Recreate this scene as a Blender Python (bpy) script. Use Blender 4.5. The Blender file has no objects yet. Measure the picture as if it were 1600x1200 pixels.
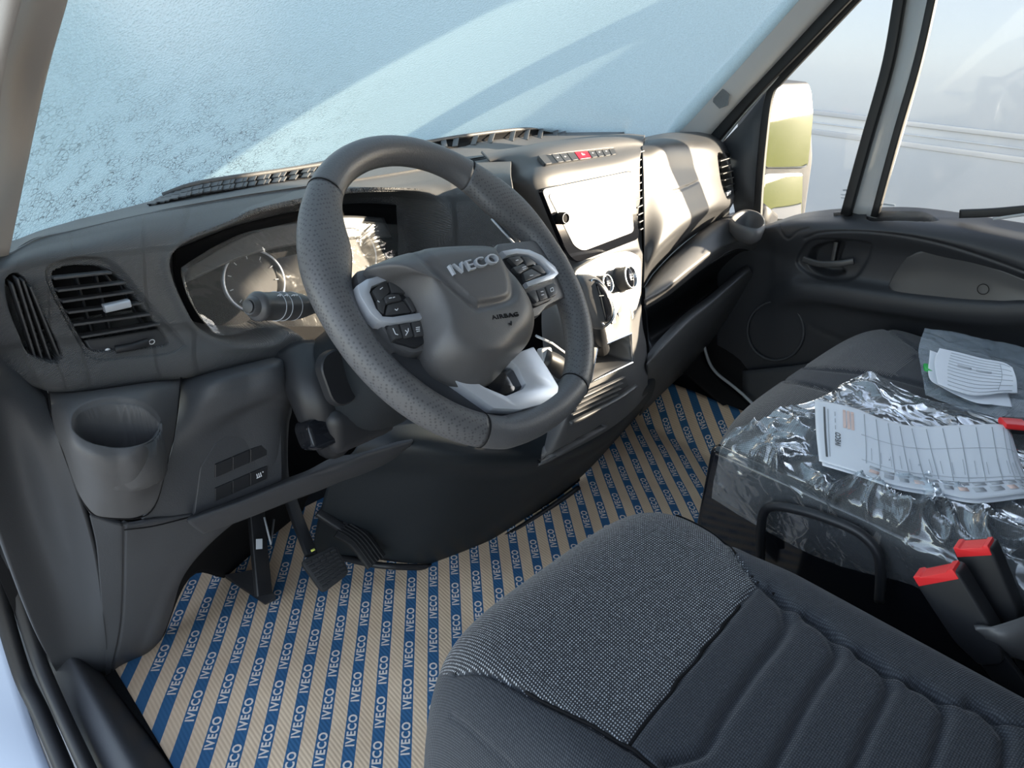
import bpy, bmesh, math, random
import numpy as np
from mathutils import Vector, Matrix
random.seed(4)
S = bpy.context.scene
COL = S.collection
# ---------------------------------------------------------------- camera
FPX, YAW, PITCH, ROLL = 1095.0, .7997, .4914, .0332
CAM = np.array([-.930, -.577, 1.064])
_f = np.array([math.sin(YAW)*math.cos(PITCH), math.cos(YAW)*math.cos(PITCH), -math.sin(PITCH)])
_r = np.array([math.cos(YAW), -math.sin(YAW), 0.0]); _u = np.cross(_r, _f)
ROT = np.array([_r*math.cos(ROLL)+_u*math.sin(ROLL), -_r*math.sin(ROLL)+_u*math.cos(ROLL), -_f]).T
cd = bpy.data.cameras.new('camera'); co = bpy.data.objects.new('camera', cd); COL.objects.link(co)
m4 = Matrix.Identity(4)
for i in range(3):
    for j in range(3): m4[i][j] = ROT[i][j]
    m4[i][3] = CAM[i]
co.matrix_world = m4
cd.sensor_fit = 'HORIZONTAL'; cd.sensor_width = 36; cd.lens = 36*FPX/1600; cd.clip_start = .02; cd.clip_end = 300
S.camera = co
# ---------------------------------------------------------------- light
S.view_settings.view_transform = 'Standard'; S.view_settings.look = 'None'
S.view_settings.gamma = 1; S.view_settings.use_curve_mapping = False
S.view_settings.exposure = 1.5
SUN_DIR = Vector((-.750, .645, -.262)).normalized()      # the way the light travels
w = bpy.data.worlds.new('sky'); S.world = w; w.use_nodes = True
nt = w.node_tree; nt.nodes.clear()
o_ = nt.nodes.new('ShaderNodeOutputWorld'); bg = nt.nodes.new('ShaderNodeBackground')
sk = nt.nodes.new('ShaderNodeTexSky'); sk.sky_type = 'NISHITA'; sk.sun_disc = False
sk.sun_elevation = math.radians(14); sk.sun_rotation = math.atan2(-SUN_DIR.x, -SUN_DIR.y)
sk.air_density = 1.0; sk.dust_density = 0.6; sk.ozone_density = 1.5
hs = nt.nodes.new('ShaderNodeHueSaturation'); hs.inputs['Saturation'].default_value = .55; nt.links.new(sk.outputs[0], hs.inputs['Color']); nt.links.new(hs.outputs[0], bg.inputs[0]); nt.links.new(bg.outputs[0], o_.inputs[0])
bg.inputs[1].default_value = 0.30
sd = bpy.data.lights.new('sun', 'SUN'); so = bpy.data.objects.new('sun', sd); COL.objects.link(so)
sd.energy = 9; sd.angle = math.radians(.8); sd.color = (1, .84, .62)
so.rotation_euler = SUN_DIR.to_track_quat('-Z', 'Y').to_euler(); so.location = (6, -4, 3)
# ---------------------------------------------------------------- helpers
def ray(px, py): return ROT @ np.array([px-800.0, 600.0-py, -FPX])
def at(px, py, v, a='Y'):
    i = 'XYZ'.index(a); r = ray(px, py); return CAM+(v-CAM[i])/r[i]*r
def g(t):
    if len(t) == 2: return None
    return at(*t)
def prj(P):
    v = (np.asarray(P)-CAM) @ ROT
    return np.stack([800+FPX*v[..., 0]/-v[..., 2], 600-FPX*v[..., 1]/-v[..., 2]], -1)
def V(p): return Vector((float(p[0]), float(p[1]), float(p[2])))
class Frame:
    def __init__(s, O, ex, ey):
        s.O = np.array(O, float); s.x = np.array(ex, float); s.x /= np.linalg.norm(s.x)
        ey = np.array(ey, float); ey -= s.x*ey.dot(s.x); s.y = ey/np.linalg.norm(ey); s.n = np.cross(s.x, s.y)
    def P(s, u, v, h=0): return s.O+s.x*u+s.y*v+s.n*h
    def uv(s, px, py, h=0):
        r = ray(px, py); O = s.O+s.n*h; t = (O-CAM).dot(s.n)/r.dot(s.n); q = CAM+t*r-s.O
        return (q.dot(s.x), q.dot(s.y))
def setp(o, **k):
    for a, b in k.items(): o[a] = b
    return o
def thing(name, loc, label, cat, group=None, kind=None):
    o = bpy.data.objects.new(name, None); COL.objects.link(o); o.location = V(loc); o.empty_display_size = .05
    o['label'] = label; o['category'] = cat
    if group: o['group'] = group
    if kind: o['kind'] = kind
    return o
def origin(p):
    L = Vector((0, 0, 0))
    while p is not None: L += p.location; p = p.parent
    return L
def obj(name, verts, faces, mats, parent=None, smooth=True, uvs=None, fm=None, sharp=None, label=None):
    L = np.array(origin(parent)); me = bpy.data.meshes.new(name)
    vs = np.asarray(verts, float)
    if parent is None:
        L = np.array([(vs[:, 0].min()+vs[:, 0].max())/2, (vs[:, 1].min()+vs[:, 1].max())/2, vs[:, 2].min()])
    me.from_pydata([tuple(v) for v in (vs-L)], [], [tuple(f) for f in faces])
    mats = mats if isinstance(mats, (list, tuple)) else [mats]
    for m in mats: me.materials.append(m)
    if fm is not None: me.polygons.foreach_set('material_index', fm)
    if smooth:
        me.polygons.foreach_set('use_smooth', [True]*len(me.polygons))
    if uvs is not None:
        ul = me.uv_layers.new(name='UVMap')
        for lp in me.loops: ul.data[lp.index].uv = uvs[lp.vertex_index]
    me.validate(); me.update()
    if smooth and sharp is not None:
        try: me.set_sharp_from_angle(angle=math.radians(sharp))
        except Exception: pass
    o = bpy.data.objects.new(name, me); COL.objects.link(o); o.parent = parent
    if parent is None: o.location = V(L)
    if label: o['label'] = label
    return o
def top(name, *a, label, cat, group=None, **k):
    o = obj(name, *a, **k); o['label'] = label; o['category'] = cat
    if group: o['group'] = group
    return o
def struct(o): o['kind'] = 'structure'; return o
class MB:
    """collects pieces that make ONE mesh"""
    def __init__(s): s.v = []; s.f = []; s.m = []
    def add(s, vf, mi=0):
        vs, fs = vf; n = len(s.v); s.v += [np.asarray(p, float) for p in vs]; s.f += [tuple(i+n for i in f) for f in fs]; s.m += [mi]*len(fs); return s
    def make(s, name, mats, parent=None, **k): return obj(name, s.v, s.f, mats, parent, fm=s.m, **k)
def cr(P, n, closed=False):
    """catmull-rom through P, n samples"""
    P = [np.asarray(p, float) for p in P]; k = len(P)
    if k == 2 and not closed: return [P[0]+(P[1]-P[0])*t for t in np.linspace(0, 1, n)]
    out = []; seg = k if closed else k-1
    for i in range(n):
        t = i/(n if closed else n-1)*seg; j = min(int(t), seg-1); u = t-j
        if closed: a, b, c, d = P[(j-1) % k], P[j % k], P[(j+1) % k], P[(j+2) % k]
        else:
            b, c = P[j], P[j+1]; a = P[j-1] if j > 0 else 2*b-c; d = P[j+2] if j+2 < k else 2*c-b
        out.append(.5*((2*b)+(c-a)*u+(2*a-5*b+4*c-d)*u*u+(3*b-a-3*c+d)*u**3))
    return out
def surf(rows, nu, nv):
    """rows of control points -> nv x nu x 3 grid"""
    R = [[g(t) if isinstance(t, tuple) else np.asarray(t, float) for t in r] for r in rows]
    A = [cr(r, nu) for r in R]
    cols = [cr([A[i][j] for i in range(len(A))], nv) for j in range(nu)]
    return np.array(cols).transpose(1, 0, 2)
def gridvf(G, close_u=False):
    nv, nu, _ = G.shape; vs = list(G.reshape(-1, 3)); fs = []
    for i in range(nv-1):
        for j in range(nu-1 if not close_u else nu):
            a = i*nu+j; b = i*nu+(j+1) % nu; fs.append((a, a+nu, b+nu, b))
    return vs, fs
def griduv(G):
    nv, nu, _ = G.shape
    du = np.concatenate([[0], np.cumsum(np.linalg.norm(np.diff(G[nv//2], axis=0), axis=1))])
    dv = np.concatenate([[0], np.cumsum(np.linalg.norm(np.diff(G[:, nu//2], axis=0), axis=1))])
    return [(du[j], dv[i]) for i in range(nv) for j in range(nu)]
def gnorm(G):
    a = np.gradient(G, axis=1); b = np.gradient(G, axis=0); n = np.cross(a, b); n /= np.linalg.norm(n, axis=2, keepdims=True)+1e-12
    # toward the inside of the cab (the side the photo sees)
    s = np.sign(((CAM-G)*n).sum(2, keepdims=True)); s[s == 0] = 1
    m = 1 if s.mean() > 0 else -1
    return n*m
def slab(G, th):
    """closed sheet: grid with a back side th behind it"""
    N = gnorm(G); B = G-N*th; nv, nu, _ = G.shape; vs = list(G.reshape(-1, 3))+list(B.reshape(-1, 3)); K = nv*nu; fs = []
    for i in range(nv-1):
        for j in range(nu-1):
            a = i*nu+j; fs.append((a, a+nu, a+nu+1, a+1)); fs.append((K+a, K+a+1, K+a+nu+1, K+a+nu))
    for i in range(nv-1):
        a = i*nu; fs.append((a, K+a, K+a+nu, a+nu)); a = i*nu+nu-1; fs.append((a, a+nu, K+a+nu, K+a))
    for j in range(nu-1):
        a = j; fs.append((a, a+1, K+a+1, K+a)); a = (nv-1)*nu+j; fs.append((a, K+a, K+a+1, a+1))
    return vs, fs
def fixn(o):
    bm = bmesh.new(); bm.from_mesh(o.data); bmesh.ops.recalc_face_normals(bm, faces=bm.faces); bm.to_mesh(o.data); bm.free(); return o
def sheet(name, rows, nu, nv, mat, parent=None, th=.003, feats=(), sharp=None, **k):
    G = surf(rows, nu, nv)
    for f in feats: G = f(G)
    vf = slab(G, th); uv = griduv(G); uv = uv+uv
    return fixn(obj(name, vf[0], vf[1], mat, parent, uvs=uv, sharp=sharp, **k))
def sdf(pts, poly):
    """signed distance (px), positive inside"""
    P = np.asarray(pts); Q = np.asarray(poly); d = np.full(P.shape[:-1], 1e9); ins = np.zeros(P.shape[:-1], bool)
    for i in range(len(Q)):
        a = Q[i]; b = Q[(i+1) % len(Q)]; ab = b-a; t = np.clip(((P-a)@ab)/(ab@ab+1e-12), 0, 1)
        d = np.minimum(d, np.linalg.norm(P-a-t[..., None]*ab, axis=-1))
        c = ((a[1] > P[..., 1]) != (b[1] > P[..., 1])) & (P[..., 0] < (b[0]-a[0])*(P[..., 1]-a[1])/(b[1]-a[1]+1e-12)+a[0]); ins ^= c
    return np.where(ins, d, -d)
def sm(x): x = np.clip(x, 0, 1); return x*x*(3-2*x)
def recess(poly, depth, ramp=5, lip=0, dirv=(0, 1, -.1), lipw=7, smoothn=80):
    """a moulded opening in a panel; outline given once as seen in the photo, depth in metres"""
    Q = np.array(cr([np.array(p, float) for p in poly], smoothn, True)) if smoothn else np.array(poly, float)
    D = np.array(dirv, float); D /= np.linalg.norm(D)
    def f(G):
        d = sdf(prj(G), Q)
        return G+D*(depth*sm((d)/ramp))[..., None]-D*(lip*np.exp(-((d+lipw*.6)/lipw)**2))[..., None]
    return f
def groove(line, depth=.002, wpx=2.0, closed=False, dirv=(0, 1, 0)):
    Q = np.array(cr([np.array(p, float) for p in line], 60, closed)); D = np.array(dirv, float)
    def f(G):
        P = prj(G); d = np.full(P.shape[:-1], 1e9)
        for a, b in zip(Q[:-1], Q[1:]):
            ab = b-a; t = np.clip(((P-a)@ab)/(ab@ab+1e-9), 0, 1); d = np.minimum(d, np.linalg.norm(P-a-t[..., None]*ab, axis=-1))
        return G+D*(depth*np.exp(-(d/wpx)**2))[..., None]
    return f
def tube(path, r, n=10, cap=True, closed=False, flat=1.0, upv=None):
    P = [np.asarray(p, float) for p in path]; k = len(P); rr = r if hasattr(r, '__len__') else [r]*k; vs = []; fs = []
    N = None
    for i in range(k):
        if closed: t = P[(i+1) % k]-P[i-1]
        else: t = P[min(i+1, k-1)]-P[max(i-1, 0)]
        t = t/(np.linalg.norm(t)+1e-12)
        if upv is not None: N = np.array(upv, float)
        elif N is None:
            N = np.array([0, 0, 1.0]) if abs(t[2]) < .9 else np.array([1.0, 0, 0])
        N = N-t*N.dot(t); N = N/(np.linalg.norm(N)+1e-12); B = np.cross(t, N)
        for j in range(n):
            a = 2*math.pi*j/n; vs.append(P[i]+(N*math.cos(a)*flat+B*math.sin(a))*rr[i])
    for i in range(k if closed else k-1):
        for j in range(n):
            a = i*n+j; b = i*n+(j+1) % n; c = ((i+1) % k)*n; fs.append((a, b, c+(j+1) % n, c+j))
    if cap and not closed: fs.append(tuple(reversed(range(n)))); fs.append(tuple(range((k-1)*n, k*n)))
    return vs, fs
def bar(path, w, h, upv=(0, 0, 1), r=.25):
    """rounded-rectangle section swept on a path: w across, h along upv"""
    P = [np.asarray(p, float) for p in path]; k = len(P); sec = []
    for sx, sy in ((1, 1), (-1, 1), (-1, -1), (1, -1)):
        c = min(w, h)*r; cx, cy = sx*(w/2-c), sy*(h/2-c); a0 = {(1, 1): 0, (-1, 1): 90, (-1, -1): 180, (1, -1): 270}[(sx, sy)]
        for q in (0, 30, 60, 90): a = math.radians(a0+q); sec.append((cx+c*math.cos(a), cy+c*math.sin(a)))
    n = len(sec); vs = []; fs = []
    for i in range(k):
        t = P[min(i+1, k-1)]-P[max(i-1, 0)]; t /= np.linalg.norm(t); U = np.array(upv, float); U -= t*U.dot(t); U /= np.linalg.norm(U); B = np.cross(t, U)
        for a, b in sec: vs.append(P[i]+B*a+U*b)
    for i in range(k-1):
        for j in range(n): a = i*n+j; b = i*n+(j+1) % n; fs.append((a, b, b+n, a+n))
    fs.append(tuple(reversed(range(n)))); fs.append(tuple(range((k-1)*n, k*n)))
    return vs, fs
def plate(fr, outline, prof, n=64, rnd=True, cap=True, c=None):
    """raised part with a smooth outline in frame fr. prof: (inset metres, height)"""
    O = np.array(cr([np.array(p, float) for p in outline], n, True)) if rnd else np.array(outline, float)
    n = len(O); cc = O.mean(0) if c is None else np.array(c); vs = []; fs = []
    R = np.linalg.norm(O-cc, axis=1)
    for ins, h in prof:
        k = (1-ins/R.mean()) if ins < 1 else 0
        for p in O: q = cc+(p-cc)*k; vs.append(fr.P(q[0], q[1], h))
    for i in range(len(prof)-1):
        for j in range(n): a = i*n+j; b = i*n+(j+1) % n; fs.append((a, b, b+n, a+n))
    if cap: fs.append(tuple(range((len(prof)-1)*n, len(prof)*n))); fs.append(tuple(reversed(range(n))))
    return vs, fs
def rrect(cx, cy, w, h, r, k=5):
    out = []
    for sx, sy, a0 in ((1, 1, 0), (-1, 1, 90), (-1, -1, 180), (1, -1, 270)):
        for i in range(k+1): a = math.radians(a0+90*i/k); out.append((cx+sx*(w/2-r)+r*math.cos(a), cy+sy*(h/2-r)+r*math.sin(a)))
    return out
def rpoly(P, r, k=5):
    """polygon with rounded corners"""
    P = [np.array(p, float) for p in P]; out = []; n = len(P)
    for i in range(n):
        a, b, c = P[i-1], P[i], P[(i+1) % n]; u = a-b; v = c-b; lu, lv = np.linalg.norm(u), np.linalg.norm(v); q = min(r, lu*.45, lv*.45)
        s, e = b+u/lu*q, b+v/lv*q
        for t in np.linspace(0, 1, k+1): out.append((1-t)**2*s+2*t*(1-t)*b+t*t*e)
    return [tuple(p) for p in out]
def lathe(fr, prof, n=40, sx=1, sy=1, c=(0, 0)):
    vs = []; fs = []
    for r, h in prof:
        for j in range(n): a = 2*math.pi*j/n; vs.append(fr.P(c[0]+r*math.cos(a)*sx, c[1]+r*math.sin(a)*sy, h))
    for i in range(len(prof)-1):
        for j in range(n): a = i*n+j; b = i*n+(j+1) % n; fs.append((a, b, b+n, a+n))
    fs.append(tuple(reversed(range(n)))); fs.append(tuple(range((len(prof)-1)*n, len(prof)*n)))
    return vs, fs
def text3d(s, size, fr, u, v, h, depth=.0004, bold=0, sx=1, rot=0, align='CENTER', shear=0):
    cu = bpy.data.curves.new('t', 'FONT'); cu.body = s; cu.size = size; cu.extrude = depth; cu.offset = bold; cu.align_x = align; cu.align_y = 'CENTER'; cu.resolution_u = 3; cu.shear = shear; cu.space_character = 1.14
    o = bpy.data.objects.new('t', cu); COL.objects.link(o); dg = bpy.context.evaluated_depsgraph_get(); me = o.evaluated_get(dg).to_mesh()
    vs = []; ca, sa = math.cos(rot), math.sin(rot)
    for q in me.vertices:
        x, y = q.co.x*sx, q.co.y; vs.append(fr.P(u+x*ca-y*sa, v+x*sa+y*ca, h+q.co.z))
    fs = [tuple(p.vertices) for p in me.polygons]; o.evaluated_get(dg).to_mesh_clear()
    bpy.data.objects.remove(o); bpy.data.curves.remove(cu)
    return vs, fs
# ---------------------------------------------------------------- materials
def mat(name, col, rough=.5, spec=.5, metal=0, bump=None, coat=0, sheen=0, trans=0, alpha=1, var=0, ior=1.5):
    m = bpy.data.materials.new(name); m.use_nodes = True; n = m.node_tree; b = n.nodes['Principled BSDF']
    b.inputs['Base Color'].default_value = (*col, 1); b.inputs['Roughness'].default_value = rough; b.inputs['Metallic'].default_value = metal
    b.inputs['Specular IOR Level'].default_value = spec; b.inputs['Coat Weight'].default_value = coat; b.inputs['Transmission Weight'].default_value = trans
    b.inputs['Alpha'].default_value = alpha; b.inputs['IOR'].default_value = ior
    if sheen: b.inputs['Sheen Weight'].default_value = sheen; b.inputs['Sheen Roughness'].default_value = .4
    tc = n.nodes.new('ShaderNodeTexCoord')
    if bump:
        kind, scale, dist, strength = bump
        if kind == 'noise': t = n.nodes.new('ShaderNodeTexNoise'); t.inputs['Scale'].default_value = scale; t.inputs['Detail'].default_value = 3; out = t.outputs[0]
        elif kind == 'voro': t = n.nodes.new('ShaderNodeTexVoronoi'); t.inputs['Scale'].default_value = scale; out = t.outputs['Distance']
        n.links.new(tc.outputs['Object'], t.inputs['Vector'])
        bp = n.nodes.new('ShaderNodeBump'); bp.inputs['Distance'].default_value = dist; bp.inputs['Strength'].default_value = strength
        n.links.new(out, bp.inputs['Height']); n.links.new(bp.outputs[0], b.inputs['Normal'])
    if var:
        t = n.nodes.new('ShaderNodeTexNoise'); t.inputs['Scale'].default_value = 9; t.inputs['Detail'].default_value = 5
        n.links.new(tc.outputs['Object'], t.inputs['Vector']); r = n.nodes.new('ShaderNodeMapRange')
        r.inputs['To Min'].default_value = max(.02, rough-var); r.inputs['To Max'].default_value = min(1, rough+var)
        n.links.new(t.outputs[0], r.inputs['Value']); n.links.new(r.outputs[0], b.inputs['Roughness'])
    return m
def nodes(m): return m.node_tree.nodes, m.node_tree.links, m.node_tree.nodes['Principled BSDF']
def mathn(N, L, op, a, b=None, c=None):
    q = N.new('ShaderNodeMath'); q.operation = op
    for i, x in enumerate((a, b, c)):
        if x is None: continue
        if isinstance(x, (int, float)): q.inputs[i].default_value = x
        else: L.new(x, q.inputs[i])
    return q.outputs[0]
M = {}
M['plastic'] = mat('dash_plastic', (.085, .086, .090), .5, .5, bump=('noise', 900, .0004, .5), var=.06)
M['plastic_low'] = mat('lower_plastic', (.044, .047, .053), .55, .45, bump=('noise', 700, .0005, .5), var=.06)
M['housing'] = mat('shade_darkened_plastic', (.012, .016, .020), .5, .4, bump=('noise', 600, .0005, .5), var=.06)  # lower plastic made darker: the shade under the dash is in its colour
M['plastic_smooth'] = mat('smooth_plastic', (.052, .053, .056), .4, .5)
M['black'] = mat('black_plastic', (.016, .017, .020), .45, .5)
M['deep'] = mat('dark_recess_plastic', (.006, .006, .007), .8, .2)
M['gloss'] = mat('piano_black', (.008, .009, .012), .08, .6)
M['silver'] = mat('satin_silver', (.50, .53, .58), .32, .5, metal=.35)
M['chrome'] = mat('chrome', (.8, .82, .85), .12, .5, metal=1)
M['white_ink'] = mat('white_print', (.75, .77, .8), .5)
M['rubber'] = mat('rubber', (.014, .015, .017), .6, .4, bump=('noise', 300, .0008, .4))
M['seal'] = mat('door_seal_rubber', (.012, .013, .015), .5, .4)
M['paint'] = mat('white_paint', (.36, .38, .40), .25, .5, coat=.6)
M['red'] = mat('red_plastic', (.75, .03, .035), .4, .5)
M['hazard'] = mat('red_button', (.62, .01, .03), .4, .5)
M['carpet'] = mat('dark_carpet', (.018, .019, .021), .95, .1, bump=('noise', 400, .002, .8))
M['pillar'] = mat('grey_pillar_trim', (.58, .59, .61), .6, .4, bump=('noise', 700, .0004, .4))
M['headliner'] = mat('headliner_cloth', (.42, .42, .42), .95, .2, bump=('noise', 500, .001, .5))
M['leather'] = mat('wheel_leather', (.085, .086, .091), .42, .5, bump=('noise', 420, .0006, .5))
# perforated leather
m = mat('perforated_leather', (.088, .089, .094), .46, .5); N, L, B = nodes(m); M['perf'] = m
tc = N.new('ShaderNodeTexCoord'); vo = N.new('ShaderNodeTexVoronoi'); vo.inputs['Scale'].default_value = 275; vo.inputs['Randomness'].default_value = .25
L.new(tc.outputs['Object'], vo.inputs['Vector']); q = mathn(N, L, 'LESS_THAN', vo.outputs['Distance'], .33)
bp = N.new('ShaderNodeBump'); bp.inputs['Distance'].default_value = .0030; bp.inputs['Strength'].default_value = .8; bp.invert = True
L.new(q, bp.inputs['Height']); L.new(bp.outputs[0], B.inputs['Normal'])
mx = N.new('ShaderNodeMix'); mx.data_type = 'RGBA'; mx.inputs['A'].default_value = (.092, .093, .098, 1); mx.inputs['B'].default_value = (.052, .053, .057, 1); L.new(q, mx.inputs['Factor']); L.new(mx.outputs['Result'], B.inputs['Base Color'])
# pad of the dashboard: fine ribbed grain
m = mat('dash_grain', (.088, .090, .094), .5, .5); N, L, B = nodes(m); M['grain'] = m
tc = N.new('ShaderNodeTexCoord'); se = N.new('ShaderNodeSeparateXYZ'); L.new(tc.outputs['UV'], se.inputs[0])
a = mathn(N, L, 'SINE', mathn(N, L, 'MULTIPLY', se.outputs[0], 2*math.pi/.0032)); b = mathn(N, L, 'SINE', mathn(N, L, 'MULTIPLY', se.outputs[1], 2*math.pi/.0022))
h = mathn(N, L, 'MULTIPLY', a, b); bp = N.new('ShaderNodeBump'); bp.inputs['Distance'].default_value = .0010; bp.inputs['Strength'].default_value = .7
L.new(h, bp.inputs['Height']); L.new(bp.outputs[0], B.inputs['Normal'])
def cloth(name, c0, c1, pu, pv, thr=.2, rough=.85, bumpd=.0006):
    m = mat(name, c0, rough, .25, sheen=.25); N, L, B = nodes(m); tc = N.new('ShaderNodeTexCoord'); se = N.new('ShaderNodeSeparateXYZ'); L.new(tc.outputs['UV'], se.inputs[0])
    a = mathn(N, L, 'MULTIPLY', se.outputs[0], math.pi/pu); b = mathn(N, L, 'MULTIPLY', se.outputs[1], math.pi/pv)
    h = mathn(N, L, 'MULTIPLY', mathn(N, L, 'SINE', mathn(N, L, 'ADD', a, b)), mathn(N, L, 'SINE', mathn(N, L, 'SUBTRACT', a, b)))
    nz = N.new('ShaderNodeTexNoise'); nz.inputs['Scale'].default_value = 260; L.new(tc.outputs['Object'], nz.inputs['Vector'])
    h2 = mathn(N, L, 'ADD', h, mathn(N, L, 'MULTIPLY', mathn(N, L, 'SUBTRACT', nz.outputs[0], .5), 1.2))
    mr = N.new('ShaderNodeMapRange'); mr.inputs['From Min'].default_value = thr-.25; mr.inputs['From Max'].default_value = thr+.35; L.new(h2, mr.inputs['Value'])
    mx = N.new('ShaderNodeMix'); mx.data_type = 'RGBA'; mx.inputs['A'].default_value = (*c0, 1); mx.inputs['B'].default_value = (*c1, 1)
    L.new(mr.outputs[0], mx.inputs['Factor']); L.new(mx.outputs['Result'], B.inputs['Base Color'])
    bp = N.new('ShaderNodeBump'); bp.inputs['Distance'].default_value = bumpd; bp.inputs['Strength'].default_value = .6; L.new(h, bp.inputs['Height']); L.new(bp.outputs[0], B.inputs['Normal'])
    return m
M['cloth'] = cloth('black_seat_cloth', (.023, .027, .034), (.056, .062, .074), .0032, .0024)
M['cloth_dot'] = cloth('dotted_seat_cloth', (.026, .028, .033), (.46, .48, .51), .0038, .0030, .48)
M['cloth_grey'] = cloth('grey_seat_cloth', (.045, .047, .050), (.17, .172, .175), .0040, .0032, .3)
# flat sheet paper with faint print
M['paper'] = mat('paper', (.74, .78, .84), .75, .3)
M['ink'] = mat('grey_ink', (.30, .33, .38), .8); M['ink_orange'] = mat('orange_ink', (.72, .55, .50), .8); M['ink_dark'] = mat('dark_ink', (.10, .11, .12), .8)
M['green'] = mat('green_plastic', (.02, .45, .08), .4)
# clear film
def film(name, tr=.55, col=(.75, .85, .92), bump=(14, .02), rough=.12, refl=.6):
    m = bpy.data.materials.new(name); m.use_nodes = True; N = m.node_tree.nodes; L = m.node_tree.links; N.clear()
    out = N.new('ShaderNodeOutputMaterial'); t = N.new('ShaderNodeBsdfTransparent'); gl = N.new('ShaderNodeBsdfGlossy'); gl.inputs['Roughness'].default_value = rough
    df = N.new('ShaderNodeBsdfDiffuse'); df.inputs['Color'].default_value = (*col, 1)
    tc = N.new('ShaderNodeTexCoord'); nz = N.new('ShaderNodeTexNoise'); nz.inputs['Scale'].default_value = bump[0]; nz.inputs['Detail'].default_value = 4; nz.inputs['Distortion'].default_value = 1.5
    L.new(tc.outputs['Object'], nz.inputs['Vector']); bp = N.new('ShaderNodeBump'); bp.inputs['Distance'].default_value = bump[1]; bp.inputs['Strength'].default_value = 1
    L.new(nz.outputs[0], bp.inputs['Height']); L.new(bp.outputs[0], gl.inputs['Normal']); L.new(bp.outputs[0], df.inputs['Normal'])
    fr = N.new('ShaderNodeLayerWeight'); fr.inputs['Blend'].default_value = .5; L.new(bp.outputs[0], fr.inputs['Normal'])
    fo = mathn(N, L, 'ADD', mathn(N, L, 'MULTIPLY', mathn(N, L, 'POWER', fr.outputs['Facing'], 4), refl), .03)
    m1 = N.new('ShaderNodeMixShader'); m1.inputs[0].default_value = 1-tr; L.new(t.outputs[0], m1.inputs[1]); L.new(df.outputs[0], m1.inputs[2])
    m2 = N.new('ShaderNodeMixShader'); L.new(fo, m2.inputs[0]); L.new(m1.outputs[0], m2.inputs[1]); L.new(gl.outputs[0], m2.inputs[2]); L.new(m2.outputs[0], out.inputs[0])
    return m
M['film'] = film('crumpled_film', .80, bump=(16, .03))
M['film_flat'] = film('screen_film', .35, (.9, .9, .88), bump=(6, .002), rough=.25)
M['film_cluster'] = film('cluster_film', .975, (.8, .8, .78), bump=(7, .010), rough=.10, refl=.5)
M['glass'] = film('door_glass', .97, (.8, .85, .9), bump=(2, .0005), rough=.03)
# ================================================================= FLOOR, BODY SHELL
def boxvf(x0, x1, y0, y1, z0, z1):
    v = [(x, y, z) for z in (z0, z1) for y in (y0, y1) for x in (x0, x1)]
    return v, [(0, 2, 3, 1), (4, 5, 7, 6), (0, 1, 5, 4), (2, 6, 7, 3), (0, 4, 6, 2), (1, 3, 7, 5)]
def rbox(x0, x1, y0, y1, z0, z1, r=.01):
    b = bmesh.new(); vs, fs = boxvf(x0, x1, y0, y1, z0, z1); bv = [b.verts.new(v) for v in vs]
    for f in fs: b.faces.new([bv[i] for i in f])
    bmesh.ops.bevel(b, geom=list(b.edges), offset=r, segments=3, affect='EDGES', profile=.6)
    b.verts.ensure_lookup_table(); b.verts.index_update(); out = [tuple(v.co) for v in b.verts], [tuple(v.index for v in f.verts) for f in b.faces]; b.free(); return out
def inframe(vf, fr):
    return [fr.P(*v) for v in vf[0]], vf[1]
struct(obj('floor', *boxvf(-.86, .86, -1.25, .80, -.06, -.012), M['carpet'], smooth=False))
# firewall
struct(obj('wall_front', *boxvf(-.86, .86, .80, .84, -.06, .60), M['deep'], smooth=False))
# rear bulkhead behind the seats, roof, B pillars
struct(obj('wall_rear', *boxvf(-.90, .90, -1.29, -1.25, -.06, 1.52), M['headliner'], smooth=False))
struct(obj('wall_right', *boxvf(.87, .90, -1.0, .84, -.06, .52), M['deep'], smooth=False))
struct(obj('wall_left', *boxvf(-.90, -.87, .55, .84, -.06, .52), M['deep'], smooth=False))
struct(obj('ceiling', *rbox(-.84, .84, -1.25, -.06, 1.43, 1.50, .02), M['headliner']))
for nm, s in (('wall_left', -1), ('wall_right', 1)):
    xa, xb = sorted((s*.82, s*.93)); y1 = -1.0 if s < 0 else -.86
    struct(obj(nm, *rbox(xa, xb, -1.25, y1, -.05, 1.45, .02), M['pillar']))
# ---------------------------------------------------------------- cardboard floor mat with printed stripes
ANG = math.radians(39.3); TD = np.array([math.sin(ANG), math.cos(ANG)]); SD = np.array([math.cos(ANG), -math.sin(ANG)])   # along / across the stripes
def matz(x, y):
    z = 0.0
    k = x-(.60+.06*(y-.2)); z += .62*max(0, k)**1.15 if k > 0 else 0
    return z + .0022*math.sin(x*23+y*9)*math.sin(y*17-x*5)
gx = np.linspace(-.80, .765, 130); gy = np.linspace(-.9, .70, 120)
G = np.array([[(x, y, matz(x, y)) for x in gx] for y in gy])
mm = mat('printed_cardboard', (.5, .4, .3), .8, .25); N, L, B = nodes(mm)
ge = N.new('ShaderNodeTexCoord'); ua = N.new('ShaderNodeSeparateXYZ'); L.new(ge.outputs['UV'], ua.inputs[0])
fr_ = mathn(N, L, 'FRACT', mathn(N, L, 'DIVIDE', ua.outputs[0], .0450)); st = mathn(N, L, 'LESS_THAN', fr_, .46)
nz = N.new('ShaderNodeTexNoise'); nz.inputs['Scale'].default_value = 14; nz.inputs['Detail'].default_value = 8; L.new(ge.outputs['UV'], nz.inputs['Vector'])
nz2 = N.new('ShaderNodeTexNoise'); nz2.inputs['Scale'].default_value = 3; nz2.inputs['Detail'].default_value = 3; L.new(ge.outputs['UV'], nz2.inputs['Vector'])
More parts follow.
